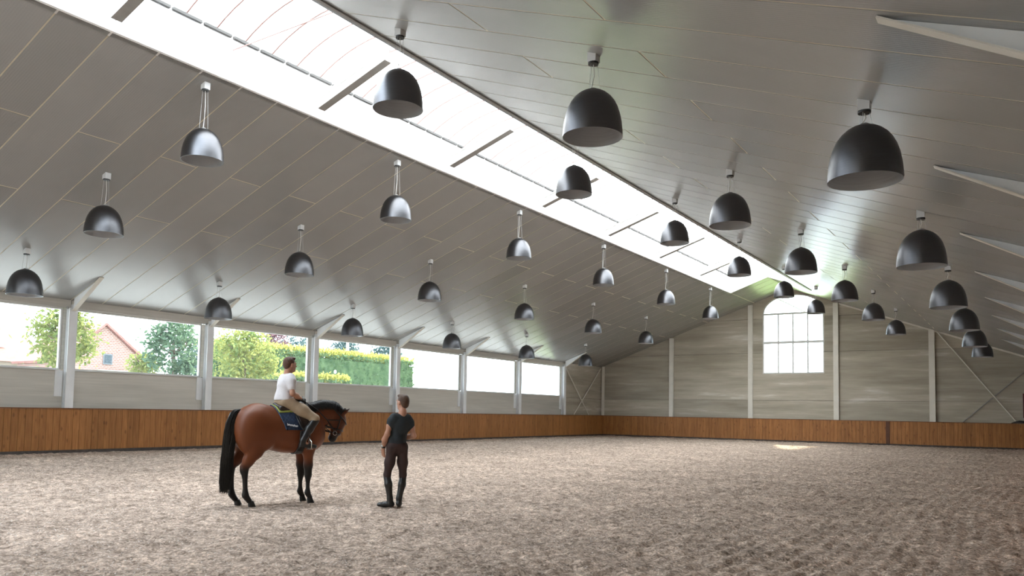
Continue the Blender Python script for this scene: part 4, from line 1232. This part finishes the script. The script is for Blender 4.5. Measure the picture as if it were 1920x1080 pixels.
# tail
ctl = np.array([(-.60, 0, 1.465), (-.69, 0, 1.44), (-.745, 0, 1.24), (-.765, 0, .92), (-.785, 0, .60), (-.80, 0, .27)])
cr = np.array([.030, .066, .092, .105, .108, .092])
tt = np.linspace(0, 1, 14); seg = np.linspace(0, 1, 6)
def cub(a): return np.stack([np.interp(tt, seg, a[:, i]) for i in range(a.shape[1])], 1)
cl3 = smooth_path = cub(ctl); crr = np.interp(tt, seg, cr)
ns = 900
u1 = RNG.uniform(0, 2 * math.pi, ns); u2 = np.sqrt(RNG.random(ns))
off = np.stack([.75 * np.cos(u1) * u2, np.sin(u1) * u2, np.zeros(ns)], 1)
ends_ = RNG.uniform(-.07, .10, ns)
paths = cl3[None] + off[:, None, :] * crr[None, :, None] + np.cumsum(RNG.normal(0, .003, (ns, 14, 3)), 1)
paths[:, :, 2] += np.linspace(0, 1, 14)[None] ** 3 * ends_[:, None]
tv, tq = strands(paths, .0075)
tail = np_mesh('tail', tv, tq, MAT['hair_black'], horse, True)
# mane along the crest, falling to the near (right) side
crest = np.array([(.40, 1.30), (.55, 1.36), (.68, 1.415), (.80, 1.445), (.93, 1.44), (1.03, 1.385)])
cang = np.array([1.05, .55, .30, .05, -.35, -.75])     # direction of "up" off the neck axis
nm_ = 1000
tm = RNG.random(nm_); sg5 = np.linspace(0, 1, 6)
cx_ = np.interp(tm, sg5, crest[:, 0]); cz_ = np.interp(tm, sg5, crest[:, 1])
pa = np.interp(tm, sg5, [-.45, -.42, -.30, -.05, .30, .70])
upv = np.stack([np.sin(pa), np.zeros(nm_), np.cos(pa)], 1)
lens = RNG.uniform(.55, .95, nm_); sdir = np.where(RNG.random(nm_) < .72, -1, 1)
P_ = np.zeros((nm_, 7, 3)); C0 = np.stack([cx_, np.zeros(nm_), cz_], 1)
for j in range(7):
    ph = (-.05 + j / 6 * 1.35 * lens) * sdir
    D_ = upv * np.cos(ph)[:, None] + np.array([0, 1.0, 0])[None] * np.sin(ph)[:, None]
    rr_ = ray_r(hf, C0, D_, .42)
    lift = .020 * math.sin(math.pi * min(1, .25 + j / 6)) + .006
    P_[:, j] = C0 + D_ * (rr_ + lift)[:, None]
P_ += np.cumsum(RNG.normal(0, .0025, P_.shape), 1)
mv, mq = strands(P_, .0085)
np_mesh('mane', mv, mq, MAT['hair_black'], horse, True)

# ------------------------------------------------------------------ tack
def wrap(field, a0, a1, p0, p1, na, npz, off, axis_z=1.16, edge=None, quilt=0.0):
    """sheet laid over the horse's back: a = position along it, p = angle from the top (right side negative)"""
    A = np.linspace(0, 1, na); Ph = np.linspace(p0, p1, npz)
    aa, pp = np.meshgrid(A, Ph, indexing='ij')
    lo_ = a0(pp) if callable(a0) else a0; hi_ = a1(pp) if callable(a1) else a1
    X = lo_ + (hi_ - lo_) * aa
    C_ = np.stack([X.ravel(), 0 * X.ravel(), 0 * X.ravel() + axis_z], 1)
    D_ = np.stack([0 * pp.ravel(), -np.sin(-pp.ravel()), np.cos(pp.ravel())], 1)
    r = ray_r(field, C_, D_, .55, 140)
    q = quilt * np.abs(np.sin(X.ravel() * 55 + r * pp.ravel() * 55) * np.sin(X.ravel() * 55 - r * pp.ravel() * 55))
    I = C_ + D_ * (r + off * .3)[:, None]; O_ = C_ + D_ * (r + off + q)[:, None]
    n1, n2 = na, npz
    idx = np.arange(n1 * n2).reshape(n1, n2); M_ = n1 * n2
    f = [(idx[i, j], idx[i + 1, j], idx[i + 1, j + 1], idx[i, j + 1]) for i in range(n1 - 1) for j in range(n2 - 1)]
    fo = [(a + M_, d + M_, c + M_, b + M_) for a, b, c, d in f]
    bd = [idx[0, j] for j in range(n2)] + [idx[i, -1] for i in range(1, n1)] + [idx[-1, j] for j in range(n2 - 2, -1, -1)] + [idx[i, 0] for i in range(n1 - 2, 0, -1)]
    sd = [(bd[i], bd[(i + 1) % len(bd)], bd[(i + 1) % len(bd)] + M_, bd[i] + M_) for i in range(len(bd))]
    return np.concatenate([I, O_]), f + fo + sd
def fixn(o):
    bm = bmesh.new(); bm.from_mesh(o.data); bmesh.ops.recalc_face_normals(bm, faces=bm.faces); bm.to_mesh(o.data); bm.free(); return o
def sheet(name, mat, par, *a, **k):
    V, F = wrap(hf, *a, **k)
    return fixn(mesh_obj(name, V, F, mat, par, True))
def at_horse(name, label, cat):
    o = empty(name, HC, label, cat); o.rotation_euler = (0, 0, HROT); return o
NAVY = pbr('navy_quilted_cotton', (.018, .034, .075), .8, var=.2, scale=25)
LIME = pbr('lime_gel_pad', (.30, .33, .07), .7, var=.1)
BROWN = pbr('dark_brown_leather', (.022, .012, .010), .38, var=.3, scale=14)
BLK = pbr('black_leather', (.014, .013, .013), .36, var=.2, scale=14)
METAL = pbr('stirrup_steel', (.55, .55, .54), .28, metal=.9, var=.05)
pad = at_horse('saddle_pad', 'navy quilted saddle pad with white lettering on the bay horse', 'saddle pad')
sheet('pad', NAVY, pad, lambda p: -.13 + .105 * np.abs(p) , .46, -1.56, 1.56, 40, 84, .016, quilt=.006)
pp_ = np.linspace(-1.56, 1.56, 50)
Xe = -.13 + .105 * np.abs(pp_)
Ce = np.stack([Xe, 0 * Xe, 0 * Xe + 1.16], 1); De = np.stack([0 * pp_, np.sin(pp_), np.cos(pp_)], 1)
re = ray_r(hf, Ce, De, .55, 140)
MB().tube((Ce + De * (re + .012)[:, None]).tolist(), .007, 6).build('binding', pbr('blue_binding', (.05, .08, .14), .7, var=.1), pad, True, local=True)
# white lettering: small strokes lifted just off the pad
lt = MB()
def padpt(a, z, lift):
    C_ = np.array([[a, 0, z]]); D_ = np.array([[0, -1.0, 0]])
    r = ray_r(hf, C_, D_, .5, 200)[0]
    return (a, -(r + lift), z)
def stroke(a0, z0, a1, z1, w=.0045):
    d = Vector((a1 - a0, z1 - z0)).normalized(); nx_, nz_ = -d.y * w, d.x * w
    q = [padpt(a0 + nx_, z0 + nz_, .023), padpt(a1 + nx_, z1 + nz_, .023), padpt(a1 - nx_, z1 - nz_, .023), padpt(a0 - nx_, z0 - nz_, .023)]
    lt.prism(q, (0, -.003, 0))
ax_ = .045
for k in range(8):
    z0 = 1.235 - .0035 * k; hgt = .024 if k not in (0, 5) else .034
    stroke(ax_, z0, ax_, z0 + hgt); stroke(ax_ + .013, z0, ax_ + .013, z0 + .024)
    stroke(ax_, z0 + (.022 if k % 2 else .002), ax_ + .013, z0 + (.022 if k % 2 else .002))
    ax_ += .0215
lt.build('lettering', pbr('white_print', (.6, .62, .66), .7, var=.05), pad, local=True)['label'] = 'small white lettering'
gel = at_horse('gel_pad', 'yellow green pad edge showing between the saddle and the navy saddle pad', 'saddle pad')
sheet('pad', LIME, gel, lambda p: -.115 + .10 * np.abs(p), .42, -.60, .60, 22, 40, .030)
saddle = at_horse('saddle', 'dark leather riding saddle under the rider in the white shirt', 'saddle')
sf = Field()
sf.ell((.13, 0, 1.475), (.25, .165, .062), .05)
for s in (-1, 1):
    sf.cone((-.065, s * .02, 1.555), (-.01, s * .145, 1.505), .028, .030, .05)
    sf.cone((-.01, s * .145, 1.49), (.24, s * .13, 1.47), .030, .034, .05)
    sf.cone((.36, 0, 1.57), (.30, s * .12, 1.46), .035, .04, .05)
solid('seat', sf, .010, BROWN, saddle, 2)
sheet('skirt', BROWN, saddle, lambda p: -.085 + .11 * np.abs(p), .40, -.52, .52, 20, 36, .046)
sheet('flap', BROWN, saddle, lambda p: .19 + .06 * np.abs(p), lambda p: .40 + .10 * (np.abs(p) - .5), -1.50, -.45, 14, 24, .034)
sheet('flap', BROWN, saddle, lambda p: .19 + .06 * np.abs(p), lambda p: .40 + .10 * (np.abs(p) - .5), .45, 1.50, 14, 24, .034)
sheet('girth', BLK, saddle, .255, .35, -3.14, -1.40, 5, 30, .022, axis_z=1.10)
sheet('girth', BLK, saddle, .255, .35, 1.40, 3.14, 5, 30, .022, axis_z=1.10)
for s in (-1, 1):
    yb = s * .375
    MB().tube([(.20, s * .20, 1.42), (.25, s * .33, 1.22), (.375, yb + s * .03, 1.06)], .012, 6).build('stirrup_leather', BLK, saddle, True, local=True)
    ir = MB()
    ir.tube([(.375, yb, 1.035), (.39, yb - .055, .98), (.385, yb - .062, .875), (.385, yb + .062, .875), (.39, yb + .055, .98), (.375, yb, 1.035)], .0075, 6)
    ir.box(.355, .415, yb - .062, yb + .062, .862, .872)
    ir.build('stirrup_iron', METAL, saddle, local=True)
# bridle and reins
br = at_horse('bridle', 'dark leather bridle with reins on the head of the bay horse', 'bridle')
H0, H1 = np.array([1.045, 0, 1.40]), np.array([.945, 0, 1.03])
ha = (H1 - H0) / np.linalg.norm(H1 - H0); hn = np.cross(ha, np.array([0, 1.0, 0])); hn /= np.linalg.norm(hn)
def ring(t, tilt=0.0, n=24, lift=.008, a0=0, a1=2 * math.pi):
    C_ = H0 + (H1 - H0) * t
    an_ = np.linspace(a0, a1, n)
    D_ = np.cos(an_)[:, None] * (hn + ha * tilt)[None] + np.sin(an_)[:, None] * np.array([0, 1.0, 0])[None]
    D_ /= np.linalg.norm(D_, axis=1)[:, None]
    r = ray_r(hf, np.repeat(C_[None], n, 0), D_, .25, 120)
    return (C_ + D_ * (r + lift)[:, None])
MB().tube(ring(.62).tolist(), .011, 6).build('noseband', BLK, br, True, local=True)
MB().tube(ring(.80, 0, 24).tolist(), .008, 6).build('drop_strap', BLK, br, True, local=True)
MB().tube(ring(.06, .55).tolist(), .010, 6).build('headpiece', BLK, br, True, local=True)
MB().tube(ring(.22, -.25, 16, .008, -1.4 + math.pi, 1.4 + math.pi).tolist(), .009, 6).build('browband', BLK, br, True, local=True)
for s in (-1, 1):
    pts_ = []
    for t in np.linspace(.05, .72, 8):
        C_ = H0 + (H1 - H0) * t; D_ = np.array([[0, s * 1.0, 0]])
        r = ray_r(hf, C_[None], D_, .25, 120)[0]; pts_.append(tuple(C_ + D_[0] * (r + .009)))
    MB().tube(pts_, .009, 6).build('cheek_strap', BLK, br, True, local=True)
    bc = Vector((.955, s * .068, 1.105))
    MB().tube([(bc.x + .034 * math.cos(a), bc.y, bc.z + .034 * math.sin(a)) for a in np.linspace(0, 2 * math.pi, 15)], .005, 6, False).build('bit_ring', METAL, br, True, local=True)
    MB().tube([tuple(bc), (.89, s * .13, 1.18), (.76, s * .16, 1.33), (.58, s * .165, 1.49), (.42, s * .10, 1.60), (.385, s * .075, 1.625)], .0085, 6).build('rein', BLK, br, True, local=True)

# ------------------------------------------------------------------ people (local axes: x to their right, y forward, z up)
def hand(f, w, d, nrm, th, curl, size=1.0):
    """palm and five fingers: w wrist, d pointing to the fingers, nrm the way they curl, th thumb side"""
    w, d, nrm, th = (np.array(v, float) for v in (w, d, nrm, th))
    d /= np.linalg.norm(d); nrm -= d * (nrm @ d); nrm /= np.linalg.norm(nrm); th -= d * (th @ d) + nrm * (th @ nrm); th /= np.linalg.norm(th)
    s = size
    for o in (-.026, -.009, .009, .026):
        f.cone(w + th * o * .6 * s, w + d * .085 * s + th * o * s, .016 * s, .0135 * s, .012)
    for o, L_ in ((.030, .072), (.011, .082), (-.009, .076), (-.029, .060)):
        p = w + d * .088 * s + th * o * s; dd = d.copy(); r = .0092 * s
        for q in range(3):
            cu = curl * (.55 + .35 * q)
            dd = dd * math.cos(cu) + nrm * math.sin(cu); dd /= np.linalg.norm(dd)
            nr = np.cross(np.cross(dd, nrm), dd); nr /= np.linalg.norm(nr) + 1e-9
            n2 = p + dd * L_ * s * (.45, .32, .25)[q]
            f.cone(p, n2, r, r * .93, .005); p = n2; r *= .93
            nrm = nrm if q else nrm
    p = w + d * .025 * s + th * .028 * s; t1 = p + (d * .55 + th * .75 + nrm * .25) * .042 * s; t2 = t1 + (d * .85 + th * .15 + nrm * .5) * .036 * s
    f.chain([p, t1, t2], [.014 * s, .0115 * s, .009 * s], .010)

def head(f, c, face, s=1.0):
    """skull, jaw, nose, ears; c centre of the head, face = yaw of the gaze (0 = forward, + to the left)"""
    c = np.array(c, float); cs, sn = math.cos(face), math.sin(face)
    def T(x, y, z): return c + np.array([cs * x - sn * y, sn * x + cs * y, z]) * s
    f.ell(T(0, -.012, .022), np.array([.076, .094, .093]) * s, .03, rot=face, ax='z')
    f.ell(T(0, .022, -.045), np.array([.058, .070, .072]) * s, .04, rot=face, ax='z')
    f.cone(T(0, .070, -.098), T(0, .052, -.092), .024 * s, .032 * s, .03)
    f.cone(T(0, .088, .012), T(0, .112, -.028), .010 * s, .014 * s, .016)
    f.cone(T(-.018, .090, -.062), T(.018, .090, -.062), .009 * s, .009 * s, .010)
    f.cone(T(-.035, .084, .022), T(.035, .084, .022), .012 * s, .012 * s, .02)
    for q in (-1, 1):
        f.ell(T(q * .078, -.006, -.012), np.array([.010, .020, .032]) * s, .008, rot=face, ax='z')
    return T

def skin_cols(V): pass
SKIN = pbr('warm_skin', (.46, .235, .155), .5, var=.06, scale=10)
def eyes(par, T):
    for q in (-1, 1):
        p = T(q * .030, .080, -.004)
        e = MB().lathe([(0, -.011), (.008, -.008), (.011, 0), (.008, .008), (0, .011)], tuple(p), 10).build('eye', pbr('eye', (.08, .06, .05), .2), par, True, local=True)

# ---- rider
rider = empty('person', HC, 'rider in a white t-shirt, beige breeches and black boots sitting on the horse', 'person')
rider.rotation_euler = (0, 0, HROT - math.pi / 2)
rider.location = (HC[0] + .022 * .31917, HC[1] + .022 * .9477, HC[2])
J = dict(pel=(0, .07, 1.60), wai=(0, .06, 1.72), che=(0, .095, 1.88), nec=(0, .115, 2.05), hea=(0, .145, 2.205))
bodyf = Field(); torso = Field(); legs = Field(); sleeves = Field()
def tor(f, g=0.0):
    f.ell((0, .065, 1.605), (.165 + g, .125 + g, .115 + g), .06)
    f.cone((0, .060, 1.68), (0, .085, 1.84), .105 + g, .112 + g, .07, sc=(1.36, 1, 1))
    f.ell((0, .10, 1.90), (.168 + g, .108 + g, .135 + g), .07)
    f.cone((-.12, .10, 1.985), (.12, .10, 1.985), .052 + g, .058 + g, .06)
    return f
tor(bodyf, -.006); tor(torso, .006)
bodyf.chain([(0, .105, 1.98), (0, .118, 2.09), (0, .135, 2.14)], [.062, .054, .052], .04)
RT_ = head(bodyf, J['hea'], .12)
for s in (-1, 1):
    sh = (s * .17, .105, 1.985); el = (s * .25, .10, 1.735); wr_ = (s * .115, .31, 1.648)
    bodyf.chain([sh, (s * .225, .10, 1.86), el], [.042, .042, .037], .04)
    bodyf.chain([el, (s * .205, .19, 1.70), wr_], [.041, .039, .027], .03)
    sleeves.chain([(s * .15, .105, 1.985), (s * .19, .102, 1.93), (s * .228, .10, 1.835)], [.060, .059, .056], .05)
    hp = (s * .10, .09, 1.585); kn = (s * .315, .475, 1.335); an_ = (s * .365, .245, .960)
    bodyf.chain([hp, (s * .215, .29, 1.465), kn], [.098, .082, .056], .05)
    bodyf.chain([kn, (s * .345, .355, 1.18), an_], [.054, .055, .036], .03)
    bodyf.chain([an_, (s * .375, .345, .925), (s * .385, .44, .905)], [.036, .034, .028], .03)
    legs.chain([(s * .085, .075, 1.595), (s * .215, .29, 1.468), (s * .312, .465, 1.345)], [.112, .092, .068], .06)
    legs.chain([(s * .312, .465, 1.345), (s * .335, .42, 1.25)], [.066, .060], .03)
    gl_ = Field()
    hand(gl_, wr_, (-s * .35, .85, -.25), (-s * .9, -.2, -.3), (0, 0, 1), 1.05, 1.0)
    hand(bodyf, wr_, (-s * .35, .85, -.25), (-s * .9, -.2, -.3), (0, 0, 1), 1.05, .86)
    gl_.cone(tuple(np.array(wr_) + np.array((s * .03, -.055, .012))), wr_, .034, .030, .02)
    solid('glove', gl_, .006, BLK, rider, 1)
legs.ell((0, .065, 1.60), (.178, .135, .118), .06)
legs.clip((0, 0, 1), 1.678)
solid('body', bodyf, .007, SKIN, rider, 1)
for p in sleeves.pr: torso.pr.append(p)
torso.cone((0, .062, 1.66), (0, .062, 1.70), .122, .116, .05, sc=(1.36, 1, 1))
torso.clip((0, 0, -1), -1.625)
# open sleeves and neck by trimming the ends
sh_o = solid('t_shirt', torso.grow(.004), .009, pbr('white_cotton', (.66, .64, .66), .85, var=.04, scale=14, bump=.5, bscale=16), rider, 1)
solid('breeches', legs, .009, pbr('beige_breeches', (.36, .265, .175), .8, var=.08, scale=14, bump=.15, bscale=18), rider, 1)
bf = Field(); bf.cone((0, .066, 1.640), (0, .066, 1.662), .108, .108, .02, sc=(1.62, 1.22, 1)); 
for s in (-1, 1):
    b_ = Field(); an_ = np.array((s * .365, .245, .960))
    b_.chain([(s * .318, .462, 1.315), (s * .346, .358, 1.18), tuple(an_ + (0, 0, .03)), tuple(an_ + (0, 0, -.02))], [.068, .066, .046, .044], .03)
    b_.chain([tuple(an_ + (0, -.02, -.035)), (s * .375, .345, .925), (s * .388, .445, .905)], [.038, .036, .030], .03)
    b_.clip((0, 0, 1), 1.325)
    bo = solid('riding_boot', b_, .008, BLK, rider, 1)
    MB().box(s * .375 - .036, s * .375 + .036, .205, .265, .872, .905).build('heel', BLK, rider, local=True)
hr = Field()
c_ = J['hea']; T = RT_
hr.ell(T(0, -.022, .036), (.083, .096, .090), .03, rot=.12, ax='z')
hr.ell(T(0, -.055, -.010), (.070, .055, .075), .03, rot=.12, ax='z')
hr.ell(T(0, .045, .100), (.055, .045, .028), .03, rot=.12, ax='z')
HAIR1 = pbr('short_brown_hair', (.095, .036, .018), .55, var=.35, scale=60, bump=.6, bscale=90)
solid('hair', hr, .007, HAIR1, rider, 1)
eyes(rider, RT_)

# ---- standing man
MAN = (-8.41, 9.53, -0.026)
man = empty('person', MAN, 'man in a dark t-shirt, dark breeches and black boots standing beside the horse', 'person')
man.rotation_euler = (0, 0, YAW + math.radians(30))
mb_, mt, ml = Field(), Field(), Field()
def mtor(f, g):
    f.ell((-.012, 0, .955), (.145 + g, .108 + g, .112 + g), .06)
    f.cone((.0, 0, 1.03), (.035, 0, 1.22), .098 + g, .108 + g, .07, sc=(1.36, 1, 1))
    f.ell((.042, .005, 1.30), (.152 + g, .105 + g, .14 + g), .07)
    f.cone((-.065, 0, 1.41), (.155, 0, 1.40), .048 + g, .048 + g, .06)
mtor(mb_, -.006)
mt.cone((-.008, 0, 1.03), (.03, 0, 1.22), .104, .108, .07, sc=(1.3, 1, 1))
mt.ell((.042, .005, 1.30), (.158, .112, .146), .07); mt.cone((-.065, 0, 1.41), (.155, 0, 1.40), .054, .054, .06)
mt.cone((-.016, 0, .985), (-.008, 0, 1.05), .110, .105, .05, sc=(1.28, 1, 1))
mb_.chain([(.06, -.005, 1.40), (.075, .0, 1.49), (.08, .02, 1.55)], [.062, .053, .052], .04)
T = head(mb_, (.085, .035, 1.645), .38, 1.03)
shl, ell_, wrl = (-.098, -.005, 1.40), (-.188, -.035, 1.14), (-.205, .075, .915)
shr, elr, wrr = (.185, .0, 1.39), (.245, -.065, 1.115), (.15, .16, 1.10)
mb_.chain([shl, (-.150, -.02, 1.27), ell_], [.040, .042, .037], .04); mb_.chain([ell_, (-.208, .015, 1.05), wrl], [.042, .043, .027], .03)
mb_.chain([shr, (.222, -.035, 1.25), elr], [.040, .042, .037], .04); mb_.chain([elr, (.215, .045, 1.095), wrr], [.042, .042, .027], .03)
hand(mb_, wrl, (.08, .25, -.96), (.85, .25, .0), (-.2, .95, .1), .42)
hand(mb_, wrr, (-.72, .62, .05), (-.4, -.6, .4), (0, .1, 1), .7)
for sh, el, s in ((shl, ell_, -1), (shr, elr, 1)):
    a, b = np.array(sh), np.array(el)
    mt.chain([a + np.array((-s * .02, 0, 0)), a + (b - a) * .22, a + (b - a) * .50], [.058, .057, .055], .05)
hl, kl_, al = (-.085, 0, .90), (-.135, .055, .485), (-.108, -.02, .085)
hrr, kr_, ar = (.085, 0, .90), (.120, .03, .47), (.045, -.02, .085)
for h_, k_, a_ in ((hl, kl_, al), (hrr, kr_, ar)):
    h_, k_, a_ = np.array(h_), np.array(k_), np.array(a_)
    mb_.chain([h_, h_ * .5 + k_ * .5, k_], [.078, .066, .048], .05); mb_.chain([k_, k_ * .68 + a_ * .32 + np.array((0, -.015, 0)), a_], [.050, .052, .034], .03)
    ml.chain([h_ + np.array((0, 0, .03)), h_ * .5 + k_ * .5, k_ + np.array((0, 0, .02))], [.090, .074, .056], .06); ml.chain([k_ + np.array((0, 0, .02)), k_ * .85 + a_ * .15], [.056, .052], .03)
ml.ell((-.012, -.002, .955), (.152, .118, .105), .06); ml.cone((-.012, 0, .98), (-.01, 0, 1.03), .104, .100, .03, sc=(1.3, 1, 1))
ml.clip((0, 0, 1), 1.04)
feet = (((-.75, .66, 0), al), ((.42, .90, 0), ar))
for d, a_ in feet:
    d = np.array(d); d /= np.linalg.norm(d); a_ = np.array(a_)
    mb_.chain([a_ + d * -.03 + np.array((0, 0, -.03)), a_ + d * .09 + np.array((0, 0, -.045)), a_ + d * .17 + np.array((0, 0, -.055))], [.034, .034, .026], .03)
solid('body', mb_, .007, SKIN, man, 1)
mt.clip((0, 0, -1), -.975)
solid('t_shirt', mt, .009, pbr('dark_tshirt', (.020, .026, .031), .8, var=.12, scale=14, bump=.5, bscale=15), man, 1)
solid('breeches', ml, .009, pbr('dark_brown_breeches', (.040, .020, .018), .75, var=.12, scale=14, bump=.2, bscale=16), man, 1)
for (d, a_), k_ in zip(feet, (kl_, kr_)):
    d = np.array(d); d /= np.linalg.norm(d); a_ = np.array(a_); k_ = np.array(k_)
    b_ = Field()
    b_.chain([k_ + np.array((0, 0, -.02)), k_ * .68 + a_ * .32 + np.array((0, -.015, 0)), a_ + np.array((0, 0, .05)), a_ + np.array((0, 0, -.02))], [.058, .059, .044, .043], .03)
    b_.chain([a_ + d * -.035 + np.array((0, 0, -.035)), a_ + d * .09 + np.array((0, 0, -.045)), a_ + d * .18 + np.array((0, 0, -.052))], [.042, .040, .032], .03)
    b_.clip((0, 0, 1), k_[2] - .01).clip((0, 0, -1), .004)
    solid('riding_boot', b_, .008, BLK, man, 1)
hr = Field()
hr.ell(T(0, -.022, .038), (.085, .098, .092), .03, rot=.38, ax='z'); hr.ell(T(0, -.058, -.02), (.070, .052, .078), .03, rot=.38, ax='z'); hr.ell(T(0, .045, .104), (.058, .046, .028), .03, rot=.38, ax='z')
solid('hair', hr, .007, pbr('short_dark_brown_hair', (.085, .042, .022), .5, var=.35, scale=60, bump=.6, bscale=90), man, 1)
eyes(man, T)
wa, wd_ = np.array(wrl) + np.array((0, -.012, .03)), np.array((.02, .42, -.9))
wt = Field(); wt.cone(wa - np.array((0, -.004, .009)), wa + np.array((0, -.004, .009)), .033, .033, .005)
solid('watch_strap', wt, .005, MAT['black'], man, 1)
wc = wa + np.array((-.033, -.012, .004))
wt2 = MB().lathe([(0, -.006), (.019, -.006), (.021, 0), (.019, .006), (0, .006)], (0, 0, 0), 16)
o = wt2.build('watch_case', METAL, man, True, local=True); o.location = tuple(wc); o.rotation_euler = (0, math.radians(90), math.radians(20))
